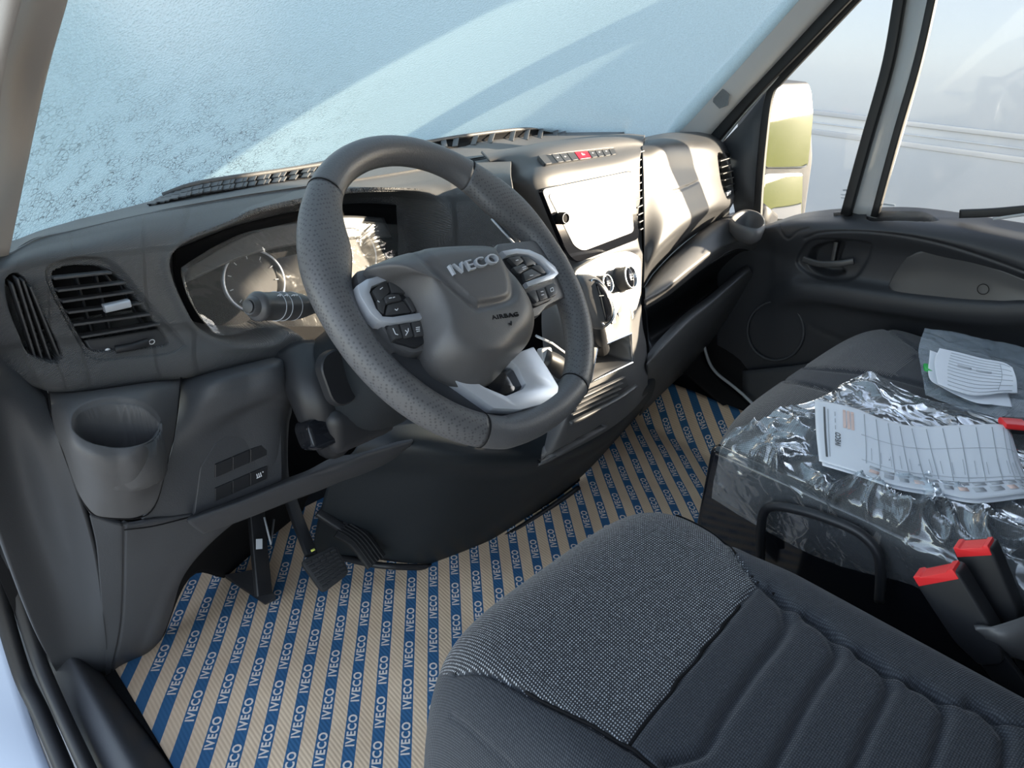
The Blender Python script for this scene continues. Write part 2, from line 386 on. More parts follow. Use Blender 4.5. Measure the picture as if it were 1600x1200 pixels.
# corrugation: fine diagonal flutes
rot = mathn(N, L, 'ADD', mathn(N, L, 'MULTIPLY', ua.outputs[0], .80), mathn(N, L, 'MULTIPLY', ua.outputs[1], .60))
fl = mathn(N, L, 'SINE', mathn(N, L, 'MULTIPLY', rot, 2*math.pi/.0062))
c1 = N.new('ShaderNodeMix'); c1.data_type = 'RGBA'; c1.inputs['A'].default_value = (.62, .45, .30, 1); c1.inputs['B'].default_value = (.88, .70, .50, 1); L.new(mathn(N, L, 'ADD', mathn(N, L, 'MULTIPLY', nz.outputs[0], .8), mathn(N, L, 'MULTIPLY', fl, .16)), c1.inputs['Factor'])
c2 = N.new('ShaderNodeMix'); c2.data_type = 'RGBA'; c2.inputs['A'].default_value = (.028, .10, .225, 1); c2.inputs['B'].default_value = (.05, .16, .31, 1); L.new(nz2.outputs[0], c2.inputs['Factor'])
c3 = N.new('ShaderNodeMix'); c3.data_type = 'RGBA'; L.new(st, c3.inputs['Factor']); L.new(c1.outputs['Result'], c3.inputs['A']); L.new(c2.outputs['Result'], c3.inputs['B']); L.new(c3.outputs['Result'], B.inputs['Base Color'])
bp = N.new('ShaderNodeBump'); bp.inputs['Distance'].default_value = .0006; bp.inputs['Strength'].default_value = .5
L.new(mathn(N, L, 'ADD', mathn(N, L, 'MULTIPLY', fl, .5), mathn(N, L, 'MULTIPLY', nz.outputs[0], 3)), bp.inputs['Height']); L.new(bp.outputs[0], B.inputs['Normal'])
M['mat'] = mm; M['matink'] = mat('pale_print_on_blue', (.74, .68, .62), .8)
mb = MB(); vf = slab(G, .004); mb.add(vf); SOFF = .0302
uvs = [((p[0]*SD[0]+p[1]*SD[1])+SOFF+4.5, p[0]*TD[0]+p[1]*TD[1]) for p in vf[0]]
# lettering lies in the print: one word every 85 mm in each stripe
fr0 = Frame((0, 0, 0), (1, 0, 0), (0, 1, 0)); W_, F_ = text3d('IVECO', .0215, fr0, 0, 0, 0, depth=0, bold=.0007, sx=1.05)
W_ = np.array(W_); W_[:, 0] *= .060/(W_[:, 0].max()-W_[:, 0].min()); W_[:, 1] *= .0152/(W_[:, 1].max()-W_[:, 1].min()); W_[:, 1] -= (W_[:, 1].max()+W_[:, 1].min())/2
for si in range(-26, 27):
    sc = (si+.23)*.045-SOFF+4.5-4.5
    for ti in range(-14, 15):
        tcn = ti*.085+((si*.37) % 1)*.085
        cx, cy = SD*sc+TD*tcn
        if not (-.775 < cx < .74 and -.30 < cy < .68): continue
        vv = []
        for q in W_:
            s_ = sc-q[1]; t_ = tcn+q[0]; X, Y = SD*s_+TD*t_; vv.append((X, Y, matz(X, Y)+.0007))
        mb.add((vv, F_), 1); uvs += [(0, 0)]*len(vv)
fm = top('floor_mat', mb.v, mb.f, [M['mat'], M['matink']], fm=mb.m, uvs=uvs, smooth=True, label='tan cardboard floor mat printed with diagonal blue stripes of lettering', cat='floor mat')
# ---------------------------------------------------------------- door sill and seal, left
G = surf([[(-60, 760, .30, 'Z'), (-6, 900, .14, 'Z'), (60, 1075, .03, 'Z'), (150, 1240, .0, 'Z')], [(-30, 760, .30, 'Z'), (30, 925, .16, 'Z'), (106, 1058, .06, 'Z'), (215, 1250, .04, 'Z')],
          [(0, 760, .29, 'Z'), (60, 920, .15, 'Z'), (135, 1052, .06, 'Z'), (250, 1240, .04, 'Z')], [(10, 760, .2, 'Z'), (70, 920, .08, 'Z'), (160, 1052, .0, 'Z'), (300, 1235, -.01, 'Z')]], 40, 20)
struct(fixn(obj('trim_1', *slab(G, .01), M['plastic_low'])))
seal = cr([at(-22, 560, .74, 'Z'), at(-10, 700, .55, 'Z'), at(12, 860, .30, 'Z'), at(50, 1000, .13, 'Z'), at(90, 1100, .06, 'Z'), at(165, 1260, .03, 'Z')], 40)
struct(obj('trim_2', *tube(seal, .011, 10), M['seal']))
seal2 = cr([at(-46, 700, .55, 'Z'), at(-14, 880, .28, 'Z'), at(30, 1040, .09, 'Z'), at(66, 1120, .04, 'Z'), at(125, 1260, .0, 'Z')], 40)
struct(obj('trim_3', *tube(seal2, .013, 8), M['seal']))
# ================================================================= DASHBOARD
dash = thing('dashboard', (0.0, .45, .0), 'dark grey van dashboard running the full width under the windscreen', 'dashboard')
def left_vents(G): return G
OUTV = [(8, 442), (14, 430), (27, 427), (41, 440), (54, 468), (76, 507), (96, 545), (97, 560), (86, 568), (64, 563), (43, 552), (28, 520), (13, 480)]
MAINV = [(80, 432), (88, 421), (112, 415), (148, 415), (172, 423), (192, 440), (214, 468), (254, 518), (264, 534), (254, 543), (186, 548), (148, 550), (132, 538), (110, 500), (90, 463)]
CLUS = [(264, 412), (272, 392), (297, 374), (333, 360), (367, 346), (400, 330), (467, 314), (540, 298), (600, 296), (668, 302), (696, 330), (706, 372), (712, 430), (700, 490), (600, 540), (520, 560), (460, 520), (430, 533), (400, 538), (367, 537), (334, 528), (305, 508), (288, 480), (272, 446)]
LIPV = [(70, 428), (80, 413), (110, 403), (145, 401), (175, 408), (197, 428), (217, 453), (250, 490), (288, 533), (286, 545), (260, 555), (200, 561), (158, 564), (136, 557), (120, 533), (98, 493), (78, 453)]
rows = [
 [(-70, 400, .30), (7, 397, .377), (60, 372, .42), (110, 360, .433), (220, 335, .457), (300, 321, .463), (400, 304, .466), (520, 287, .465), (640, 268, .465), (745, 248, .50), (800, 240, .54)],
 [(-72, 415, .29), (-8, 410, .355), (55, 386, .385), (110, 373, .39), (220, 348, .39), (300, 336, .395), (400, 318, .40), (520, 300, .395), (640, 284, .395), (745, 268, .36), (798, 264, .30)],
 [(-75, 450, .28), (-22, 440, .315), (50, 408, .338), (110, 398, .338), (220, 385, .338), (290, 375, .338), (400, 345, .340), (520, 318, .345), (640, 305, .345), (745, 300, .285), (800, 292, .225)],
 [(-75, 500, .27), (-20, 500, .305), (50, 480, .32), (115, 478, .32), (225, 462, .32), (300, 450, .322), (400, 420, .325), (520, 405, .33), (640, 395, .33), (745, 390, .272), (812, 382, .205)],
 [(-70, 560, .27), (0, 560, .302), (55, 548, .306), (125, 545, .306), (240, 530, .306), (310, 520, .308), (400, 500, .31), (520, 490, .31), (640, 480, .31), (745, 470, .262), (815, 450, .20)],
 [(-60, 600, .27), (20, 590, .300), (72, 588, .295), (135, 582, .292), (240, 567, .292), (310, 556, .292), (400, 545, .292), (520, 540, .30), (640, 530, .30), (745, 520, .262), (815, 500, .205)],
 [(-50, 612, .30), (43, 605, .31), (84, 612, .305), (140, 612, .302), (250, 596, .302), (318, 586, .302), (430, 562, .302), (520, 552, .31), (640, 540, .31), (745, 530, .28), (815, 515, .22)],
 [(-50, 606, .37), (43, 600, .37), (84, 606, .37), (140, 606, .37), (250, 588, .37), (318, 576, .37), (430, 552, .37), (520, 545, .37), (640, 535, .37), (745, 525, .36), (815, 510, .32)]]
sheet('dash_panel', rows, 420, 190, M['grain'], dash, th=.004, feats=[recess(OUTV, .035, 4), recess(LIPV, .004, 3), recess(MAINV, .045, 5), recess(CLUS, .105, 9, lip=.004)])
# upper pad between crease and windscreen
sheet('top_pad', [
 [(-60, 396, .40), (10, 372, .485), (60, 352, .52), (110, 340, .56), (200, 322, .60), (300, 296, .64), (420, 268, .68), (520, 248, .70), (640, 222, .72), (760, 200, .76), (895, 190, .74), (1000, 196, .64)],
 [(-65, 397, .36), (12, 378, .455), (62, 362, .48), (112, 349, .50), (210, 327, .53), (300, 308, .55), (410, 286, .56), (520, 267, .57), (640, 246, .58), (752, 225, .60), (850, 215, .60), (960, 212, .52)],
 [(-70, 400, .30), (7, 395, .38), (60, 370.5, .42), (110, 358.5, .435), (220, 333.5, .459), (300, 319.5, .465), (400, 302.5, .468), (520, 285.5, .467), (640, 266.5, .467), (745, 246.5, .49), (800, 238, .52), (900, 232, .47)],
 [(-70, 402, .30), (7, 399, .37), (60, 374, .412), (110, 362.5, .425), (220, 337.5, .449), (300, 323.5, .455), (400, 306.5, .458), (520, 289.5, .457), (640, 270.5, .457), (745, 250, .48), (800, 243, .51), (900, 237, .46)]], 160, 40, M['plastic'], dash, th=.004)
# ---- air vents, left pair
FX = lambda y: Frame((0, y, 0), (1, 0, 0), (0, -.12, 1))
def pt(px, py, y): return at(px, py, y)
def vent(name, slats, thick, ybase, verts=(), label=None, h=.020):
    mb = MB()
    vb = obj(name, [pt(*q) for q in verts[0]], [tuple(range(len(verts[0])))], M['deep'], dash, smooth=False, label=label)
    for a, b in slats:
        obj('vent_slat', *bar([pt(a[0], a[1], ybase), pt((a[0]+b[0])/2, (a[1]+b[1])/2, ybase-.001), pt(b[0], b[1], ybase)], thick, h, upv=(0, 1, -.15)), M['plastic_smooth'], vb, sharp=35)
    for a, b in verts[1]:
        obj('vane', *bar([pt(a[0], a[1], ybase+.022), pt(b[0], b[1], ybase+.022)], .014, .0025, upv=(1, 0, 0)), M['black'], vb, sharp=35)
    return vb
v1 = vent('air_vent', [((24, 433), (64, 562)), ((33, 436), (76, 560)), ((44, 445), (90, 556)), ((15, 440), (52, 556))], .0022, .322,
   ([(0, 425, .356), (45, 420, .356), (110, 575, .356), (50, 580, .356), (0, 500, .356)], [((24, 466), (48, 457)), ((36, 493), (60, 482)), ((48, 522), (74, 508)), ((60, 542), (86, 528))]), 'narrow upright side window vent')
v2 = vent('air_vent', [((82, 434), (170, 425)), ((88, 453), (190, 441)), ((95, 470), (204, 455)), ((104, 487), (216, 473)), ((112, 506), (230, 490)), ((124, 525), (245, 505))], .0028, .318,
   ([(70, 410, .362), (210, 410, .362), (290, 560, .362), (130, 570, .362)], [((117, 430), (142, 520)), ((148, 430), (170, 515)), ((160, 425), (172, 440)), ((183, 440), (222, 506))]), 'large driver vent with horizontal slats')
obj('vent_tab', *bar([at(162, 482, .306), at(202, 473, .306)], .012, .0095, upv=(0, 0, 1), r=.3), M['silver'], v2, sharp=40)
# lower strip of the vent with the thumb wheel
fl_ = sheet('vent_strip', [[(130, 531, .322), (180, 525, .322), (250, 513, .322)], [(138, 543, .318), (190, 538, .318), (262, 526, .318)], [(150, 553, .312), (205, 550, .312), (272, 540, .312)]], 20, 8, M['plastic_smooth'], v2, th=.004)
obj('thumb_wheel', *bar([at(180, 546, .306), at(205, 542, .303), at(230, 534, .306)], .010, .009, upv=(0, 0, 1), r=.4), M['black'], v2, sharp=40)
ff = Frame(at(168, 547, .311), (1, 0, 0), (0, -.2, 1)); obj('icon_dot', *lathe(ff, [(.003, 0), (.003, .0008)], 16), M['white_ink'], v2)
ff = Frame(at(237, 534, .311), (1, 0, 0), (0, -.2, 1)); obj('icon_ring', *tube([ff.P(.0033*math.cos(t), .0033*math.sin(t), .0004) for t in np.linspace(0, 2*math.pi, 20, endpoint=False)], .0006, 5, closed=True), M['white_ink'], v2)
# ---- instrument cluster inside the binnacle
cl = sheet('instrument_cluster', [[(270, 392, .425), (400, 345, .425), (560, 318, .425), (700, 330, .425)], [(275, 440, .418), (400, 420, .415), (560, 400, .415), (705, 380, .418)],
   [(300, 500, .40), (400, 480, .40), (560, 460, .40), (705, 440, .40)], [(320, 540, .375), (420, 545, .375), (560, 520, .375), (710, 500, .375)]], 50, 30, M['deep'], dash, th=.004)
ins = sheet('gauge_bezel', [[(292, 420, .375), (400, 362, .385), (520, 338, .39), (600, 340, .39)], [(290, 440, .36), (400, 395, .37), (520, 375, .375), (612, 370, .375)]], 40, 10, M['plastic_smooth'], cl, th=.003)
g1 = Frame(at(530, 405, .385), (1, 0, 0), (0, .35, 1))
for q, (px, py) in enumerate([(395, 440), (546, 400)]):
    fg = Frame(at(px, py, .375), (1, 0, 0), (0, .35, 1))
    gd = obj('gauge_dial', *lathe(fg, [(.046, 0), (.048, .006), (.043, .008), (.040, .002), (.002, .001)], 48), M['black'], cl, sharp=40)
    obj('dial_ring', *tube([fg.P(.045*math.cos(t), .045*math.sin(t), .008) for t in np.linspace(0, 2*math.pi, 48, endpoint=False)], .0016, 6, closed=True), M['silver'], gd)
    for k in range(9):
        a = math.radians(-40+k*32.5); obj('dial_mark', *bar([fg.P(.033*math.cos(a), .033*math.sin(a), .004), fg.P(.038*math.cos(a), .038*math.sin(a), .004)], .0012, .0006, upv=fg.n), M['ink'], gd, smooth=False)
ds = Frame(at(470, 425, .372), (1, 0, 0), (0, .35, 1)); obj('display', *plate(ds, rrect(0, 0, .07, .055, .006), [(0, 0), (0, .004), (.002, .005)], rnd=False), M['gloss'], cl, sharp=35)
lens = sheet('cluster_lens', [[(283, 418, .345), (310, 400, .350), (345, 380, .355), (385, 363, .36), (440, 352, .365), (500, 345, .368), (560, 345, .368), (630, 352, .37)],
  [(284, 432, .338), (320, 425, .342), (365, 415, .345), (400, 408, .348), (450, 400, .35), (510, 396, .352), (570, 392, .352), (640, 392, .355)],
  [(293, 462, .330), (330, 460, .332), (370, 455, .335), (405, 450, .336), (450, 445, .338), (510, 440, .34), (570, 436, .34), (640, 430, .342)],
  [(310, 492, .322), (335, 498, .324), (370, 496, .324), (405, 490, .325), (450, 485, .328), (510, 480, .33), (570, 475, .33), (640, 470, .332)],
  [(335, 522, .314), (355, 524, .315), (378, 518, .316), (410, 512, .318), (450, 510, .32), (510, 510, .32), (570, 510, .32), (640, 505, .322)]], 60, 40, M['film_cluster'], cl, th=.0006, label='clear protective film over the dials')
# ================================================================= CENTRE STACK
SO = 1.0
ft = Frame(at(845, 295, .300), at(982, 270, .300)-at(845, 295, .300), (0, 0, 1)); # screen frame follows
tl, tr_, bl_, br_ = at(845, 297, .302), at(984, 270, .296), at(897, 402, .272), at(992, 375, .268)
scr = Frame((tl+tr_+bl_+br_)/4, (tr_+br_)-(tl+bl_), (tl+tr_)-(bl_+br_))
# body of the stack: face, left cheek and top as one moulded skin
sheet('center_stack', [
 [(752, 236, .475), (800, 231, .47), (850, 222, .46), (915, 214, .45), (975, 209, .44), (1008, 211, .43)],
 [(765, 252, .43), (800, 240, .41), (848, 231, .38), (910, 221, .37), (972, 215, .36), (1006, 216, .35)],
 [(770, 275, .47), (806, 266, .38), (846, 254, .343), (906, 244, .338), (968, 234, .335), (1004, 230, .33)],
 [(778, 300, .47), (812, 291, .345), (846, 278, .308), (905, 267, .303), (968, 256, .30), (1000, 251, .305)],
 [(800, 345, .47), (832, 335, .335), (862, 330, .292), (915, 318, .288), (975, 305, .284), (1000, 303, .292)],
 [(838, 395, .46), (862, 392, .32), (890, 385, .280), (930, 375, .276), (982, 358, .272), (1002, 352, .285)],
 [(852, 415, .45), (880, 415, .30), (902, 413, .264), (940, 405, .260), (990, 388, .256), (1003, 385, .27)],
 [(850, 440, .36), (882, 430, .27), (905, 424, .238), (945, 414, .232), (992, 402, .23), (1004, 402, .25)],
 [(846, 500, .32), (872, 490, .23), (898, 482, .200), (945, 470, .194), (985, 458, .19), (1002, 462, .22)],
 [(850, 560, .28), (880, 548, .19), (912, 535, .160), (950, 524, .157), (986, 510, .155), (1004, 508, .20)],
 [(850, 610, .26), (890, 596, .165), (915, 580, .145), (955, 562, .142), (990, 548, .14), (1010, 540, .19)],
 [(845, 680, .25), (872, 668, .150), (905, 650, .132), (955, 625, .128), (992, 604, .125), (1012, 590, .18)],
 [(800, 740, .28), (850, 725, .175), (900, 700, .150), (950, 672, .145), (985, 645, .14), (1012, 615, .20)]],
 150, 330, M['plastic'], dash, th=.004, feats=[
   recess([(846, 299), (900, 288), (981, 272), (986, 300), (990, 360), (984, 375), (940, 390), (905, 400), (893, 395), (870, 355)], .003, 3, smoothn=60),
   recess([(838, 244), (890, 237), (958, 230), (964, 242), (910, 250), (851, 259)], .0025, 2, smoothn=0),
   recess([(935, 546), (986, 523), (987, 565), (925, 594)], .07, 3, smoothn=0), recess([(842, 720), (945, 661), (950, 666), (850, 724)], .03, 2, smoothn=0)])
ts = obj('touchscreen', *plate(scr, [scr.uv(*p) for p in rpoly([(841, 295), (985, 266), (996, 373), (898, 411), (882, 396)], 9, 6)], [(.0, -.004), (.0, .005), (.002, .0065)], rnd=False), M['gloss'], dash, sharp=30, label='touchscreen under pale protective film')
obj('screen_glass', *plate(scr, [scr.uv(*p) for p in rpoly([(852, 304), (977, 277), (986, 362), (907, 392), (893, 384)], 7, 6)], [(.0, .006), (.0, .0078)], rnd=False), mat('frosty_screen_film', (.62, .63, .60), .35, .6, coat=.3), ts, sharp=30)
ku = scr.uv(878, 341, .012)
kn = obj('volume_knob', *lathe(Frame(scr.P(*ku), scr.x, scr.y), [(.0115, .007), (.0115, .020), (.0105, .0225), (.0080, .0225), (.0075, .0205), (.001, .0205)], 32), M['deep'], ts, sharp=30)
obj('knob_ring', *tube([scr.P(ku[0]+.0092*math.cos(t), ku[1]+.0092*math.sin(t), .0228) for t in np.linspace(0, 2*math.pi, 28, endpoint=False)], .0005, 5, closed=True), M['white_ink'], kn)
# switch row under the windscreen
swf = Frame(at(900, 244, .338), at(958, 236, .338)-at(845, 251, .342), (0, .95, .33))
sw = obj('switch_row', *plate(swf, [swf.uv(*p) for p in rpoly([(839, 244), (957, 230), (963, 242), (851, 258)], 3)], [(0, -.004), (0, .001)], rnd=False), M['black'], dash, sharp=30)
edges = [(840, 852, 860), (861, 872, 0), (873, 884, 0), (885, 896, 0), (897, 917, 1), (918, 928, 0), (929, 939, 0), (940, 950, 0), (951, 959, 0)]
for i, (a, b, k) in enumerate(edges):
    t0, t1 = (a-839)/120, (b-839)/120
    T = lambda t: (839+118*t, 244-14*t); Bm = lambda t: (851+112*t, 258-16*t)
    bt = obj('hazard_button' if k == 1 else 'button', *plate(swf, [swf.uv(*p) for p in rpoly([T(t0), T(t1), Bm(t1), Bm(t0)], 2)], [(.0003, 0), (.0005, .0016), (.0010, .0020)], rnd=False), M['hazard'] if k == 1 else M['plastic_smooth'], sw, sharp=30)
    cx = (t0+t1)/2; u, v = swf.uv(845+115*cx, 251-15*cx)
    if k == 1:
        pass
    elif i in (1, 2, 5, 6, 7):
        pass
cx = (907-839)/120; u, v = swf.uv(845+115*cx, 251-15*cx); tri = [(u+.0045*math.cos(a), v+.0045*math.sin(a)) for a in (math.pi/2, math.pi*7/6, math.pi*11/6)]
mb = MB().add(bar([swf.P(*tri[0], .0023), swf.P(*tri[1], .0023)], .0012, .0006, upv=swf.n)).add(bar([swf.P(*tri[1], .0023), swf.P(*tri[2], .0023)], .0012, .0006, upv=swf.n)).add(bar([swf.P(*tri[2], .0023), swf.P(*tri[0], .0023)], .0012, .0006, upv=swf.n))
mb.make('triangle_icon', [M['white_ink']], sw, smooth=False)
for px in (866, 878, 923, 934, 945):
    cx = (px-839)/120; u, v = swf.uv(845+115*cx, 251-15*cx); obj('button_icon', *bar([swf.P(u-.002, v, .0022), swf.P(u+.002, v, .0022)], .0022, .0005, upv=swf.n), M['white_ink'], sw, smooth=False)
# centre vents (upright louvres both sides of the screen)
def upright_vent(outer, quad, rows_, yb, label):
    vb = obj('air_vent', [at(*q) for q in quad], [tuple(range(len(quad)))], M['deep'], dash, smooth=False, label=label)
    for a, b in rows_: obj('vent_slat', *bar([at(a[0], a[1], a[2]), at(b[0], b[1], b[2])], .003, .014, upv=(0, 1, -.2)), M['plastic_smooth'], vb, sharp=35)
    return vb
rv = upright_vent(None, [(980, 236, .345), (1012, 222, .345), (1016, 420, .30), (994, 420, .30)], [((981+i*1.6, 244+i*11.5, .325-i*.005), (1003+i*.9, 236+i*11.5, .325-i*.005)) for i in range(11)], .33, 'upright vent between screen and glovebox lid')
lv = upright_vent(None, [(765, 275, .40), (815, 290, .40), (862, 410, .37), (800, 400, .37)], [((768+i*7, 290+i*12, .385-i*.003), (800+i*6, 285+i*12, .385-i*.003)) for i in range(9)], .38, 'upright vent left of the screen, behind the wheel')
obj('vent_trim', *tube(cr([at(768, 342, .250), at(788, 364, .226), at(811, 388, .203)], 14), .0022, 6), M['silver'], lv)
# climate panel
clf = Frame(at(950, 440, .205), at(998, 405, .21)-at(895, 425, .21), (0, .45, .9))
cp = obj('climate_panel', *plate(clf, [clf.uv(*p) for p in rpoly([(893, 424), (936, 399), (980, 391), (1000, 402), (1000, 458), (988, 502), (935, 528), (905, 520)], 12, 5)], [(0, -.012), (0, .002), (.002, .004)], rnd=False, c=clf.uv(950, 458)), mat('warm_grey_panel', (.16, .155, .15), .4, .5, metal=.1), dash, sharp=30)
def knob(px, py, h, R0, lab, sx=1, sy=1):
    u, v = clf.uv(px, py, h); f = Frame(clf.P(u, v, 0), clf.x, clf.y)
    k = obj('climate_knob', *lathe(f, [(R0*1.1, .003), (R0*1.1, .006), (R0, .007), (R0*.97, h-.003), (R0*.90, h)], 44, sx, sy), M['plastic_smooth'], cp, sharp=30)
    obj('knob_ring', *tube([f.P(R0*.93*sx*math.cos(t), R0*.93*sy*math.sin(t), h) for t in np.linspace(0, 2*math.pi, 44, endpoint=False)], .0017, 8, closed=True), M['chrome'], k)
    obj('knob_face', *lathe(f, [(R0*.86, h-.001), (R0*.84, h+.0004), (.001, h+.0008)], 40, sx, sy), M['gloss'], k)
    for dv in (.35, 0, -.35):
        obj('knob_mark', *bar([f.P(-R0*.25, R0*dv*.8, h+.0012), f.P(R0*.25, R0*dv*.8, h+.0012)], .0008, .0004, upv=f.n), M['ink'], k, smooth=False)
knob(950, 443, .026, .0150, 'a', 1, 1.2); knob(986, 433, .032, .0195, 'b', 1, 1.2)
for i in range(3):
    px, py = 954+i*11.5, 500-i*5.5; u, v = clf.uv(px+3, py, .004); obj('button', *plate(clf, rrect(u, v, .0125, .016, .0015), [(0, .002), (0, .006), (.0008, .0066)], rnd=False), M['plastic'], cp, sharp=30)
# cubby and ribs
cb = fixn(obj('storage_cubby', *tube([at(933, 545, .150), at(986, 521, .146), at(988, 566, .132), at(924, 597, .136)], .0022, 6, closed=True), M['chrome'], dash, smooth=False, label='thin bright frame of the storage cubby'))
obj('cubby_back', [at(925, 540, .20), at(1000, 508, .20), at(1000, 570, .20), at(915, 605, .20)], [(0, 1, 2, 3)], M['deep'], cb, smooth=False)
rb = sheet('ribbed_tray', [[(905, 622, .128), (950, 602, .126), (978, 588, .124)], [(898, 645, .122), (948, 622, .120), (984, 602, .118)]], 30, 8, M['plastic_smooth'], dash, th=.004)
for k in range(4): obj('tray_rib', *bar([at(912-k*6, 618+k*10, .118), at(975-k*3, 589+k*9, .114)], .006, .0022, upv=(0, 0, 1)), M['plastic'], rb, sharp=30)
obj('tray_lip', *tube(cr([at(891, 662, .104), at(925, 645, .100), at(965, 624, .098), at(994, 604, .104)], 24), .0045, 8), M['plastic_smooth'], dash)
# lower housing down to the floor
sheet('lower_housing', [
 [(560, 600, .47), (640, 600, .43), (740, 600, .39), (800, 600, .35), (842, 610, .30), (880, 600, .26), (940, 600, .24), (1000, 585, .24), (1030, 560, .30), (1060, 535, .38)],
 [(560, 690, .36), (640, 690, .28), (740, 700, .22), (800, 705, .20), (842, 705, .185), (900, 690, .165), (960, 655, .155), (1000, 618, .16), (1030, 585, .24), (1060, 555, .34)],
 [(520, 740, .42), (600, 745, .34), (700, 750, .26), (780, 752, .235), (842, 740, .21), (900, 715, .195), (950, 690, .195), (985, 655, .22), (1025, 612, .30), (1055, 575, .40)],
 [(500, 800, .46), (580, 810, .38), (680, 815, .30), (760, 808, .275), (830, 775, .25), (880, 745, .24), (925, 715, .25), (965, 680, .29), (1010, 630, .36), (1050, 585, .46)],
 [(490, 850, .52), (570, 850, .42), (650, 862, .335), (720, 855, .315), (790, 818, .29), (850, 778, .275), (900, 745, .285), (945, 705, .33), (995, 650, .40), (1045, 592, .50)],
 [(490, 880, .56), (560, 872, .44), (640, 880, .355), (700, 876, .340), (770, 842, .31), (850, 790, .30), (900, 752, .31), (935, 718, .35), (985, 662, .42), (1040, 600, .52)]],
 140, 110, M['housing'], dash, th=.004, feats=[recess([(842, 720), (945, 661), (950, 666), (850, 724)], .03, 2, smoothn=0)])
obj('housing_edge', *tube(cr([at(520, 868, .50), at(600, 884, .375), at(690, 884, .336), at(735, 868, .32), at(800, 832, .30), at(850, 800, .295), at(904, 762, .30)], 50), .007, 8), M['black'], dash, label='glossy bottom edge of the lower housing')
sheet('tunnel_foot', [[(735, 856, .325), (800, 818, .312), (850, 785, .305), (906, 742, .32)], [(735, 876, .34), (800, 838, .32), (850, 808, .31), (906, 765, .32)]], 20, 6, M['deep'], dash, th=.01)
obj('slot_lip', *tube(cr([at(842, 726, .165), at(890, 702, .155), at(950, 666, .145)], 14), .0022, 6), M['plastic'], dash)
# ================================================================= PASSENGER SIDE OF THE DASH
GL = [
 [(1000, 216, .44), (1040, 208, .43), (1085, 206, .43), (1120, 210, .42), (1150, 226, .40)],
 [(1002, 222, .37), (1040, 214, .365), (1085, 215, .36), (1118, 222, .355), (1142, 245, .36)],
 [(1003, 232, .325), (1040, 226, .312), (1082, 228, .312), (1116, 236, .318), (1142, 262, .335)],
 [(1005, 270, .302), (1042, 268, .290), (1084, 266, .293), (1120, 272, .305), (1147, 295, .325)],
 [(1006, 330, .278), (1045, 322, .262), (1085, 308, .268), (1124, 300, .288), (1148, 312, .315)],
 [(1007, 400, .250), (1032, 382, .235), (1070, 352, .245), (1115, 325, .27), (1143, 322, .31)],
 [(1006, 440, .245), (1022, 412, .25), (1062, 372, .265), (1108, 338, .29), (1140, 328, .33)],
 [(1005, 450, .28), (1022, 425, .29), (1062, 385, .31), (1108, 352, .33), (1140, 340, .37)]]
sheet('glovebox_lid', GL, 130, 150, M['plastic_smooth'], dash, th=.004, feats=[
  recess([(1122, 240), (1134, 244), (1142, 270), (1146, 300), (1138, 312), (1130, 296), (1124, 268)], .03, 3), groove([(1044, 302), (1060, 297), (1078, 290), (1090, 284)], .0025, 1.3)], label='wide smooth glovebox lid')
rvv = upright_vent(None, [(1118, 232, .35), (1140, 240, .35), (1150, 315, .35), (1128, 315, .35)], [((1122+i*2, 252+i*10, .327), (1138+i*1.6, 247+i*10, .332)) for i in range(6)], .33, 'narrow upright vent at the passenger end')
obj('vent_tab', *bar([at(1134, 304, .315), at(1140, 300, .315)], .008, .01, upv=(0, 0, 1)), M['silver'], rvv, sharp=40)
# rolled shelf over the open pocket
sheet('shelf_pad', [
 [(1006, 448, .30), (1025, 420, .31), (1062, 384, .325), (1108, 350, .34), (1145, 332, .36), (1190, 326, .38)],
 [(1008, 452, .240), (1030, 428, .240), (1068, 392, .248), (1112, 358, .262), (1150, 345, .28), (1200, 345, .31)],
 [(1008, 466, .204), (1038, 448, .202), (1080, 414, .208), (1124, 382, .220), (1164, 370, .240), (1205, 366, .27)],
 [(1009, 476, .208), (1041, 456, .204), (1084, 422, .210), (1131, 388, .222), (1170, 376, .23), (1202, 385, .26)],
 [(1010, 482, .235), (1044, 462, .23), (1088, 428, .235), (1140, 392, .245), (1176, 392, .25), (1198, 405, .28)]], 120, 60, M['plastic'], dash, th=.004,
 feats=[recess([(1144, 338), (1165, 328), (1186, 335), (1194, 348), (1186, 356), (1165, 352), (1148, 346)], .05, 3, dirv=(0, .15, -1), lip=.0)])
sheet('open_pocket', [
 [(1008, 480, .26), (1050, 455, .26), (1100, 418, .26), (1150, 392, .26), (1180, 395, .27)],
 [(1012, 500, .34), (1060, 475, .34), (1110, 435, .34), (1158, 405, .34), (1182, 400, .34)],
 [(1014, 540, .32), (1065, 505, .32), (1115, 460, .32), (1160, 425, .32), (1180, 415, .32)],
 [(1014, 575, .20), (1060, 525, .215), (1110, 470, .23), (1150, 432, .245), (1170, 425, .26)]], 60, 40, M['black'], dash, th=.004, label='dark open pocket under the shelf')
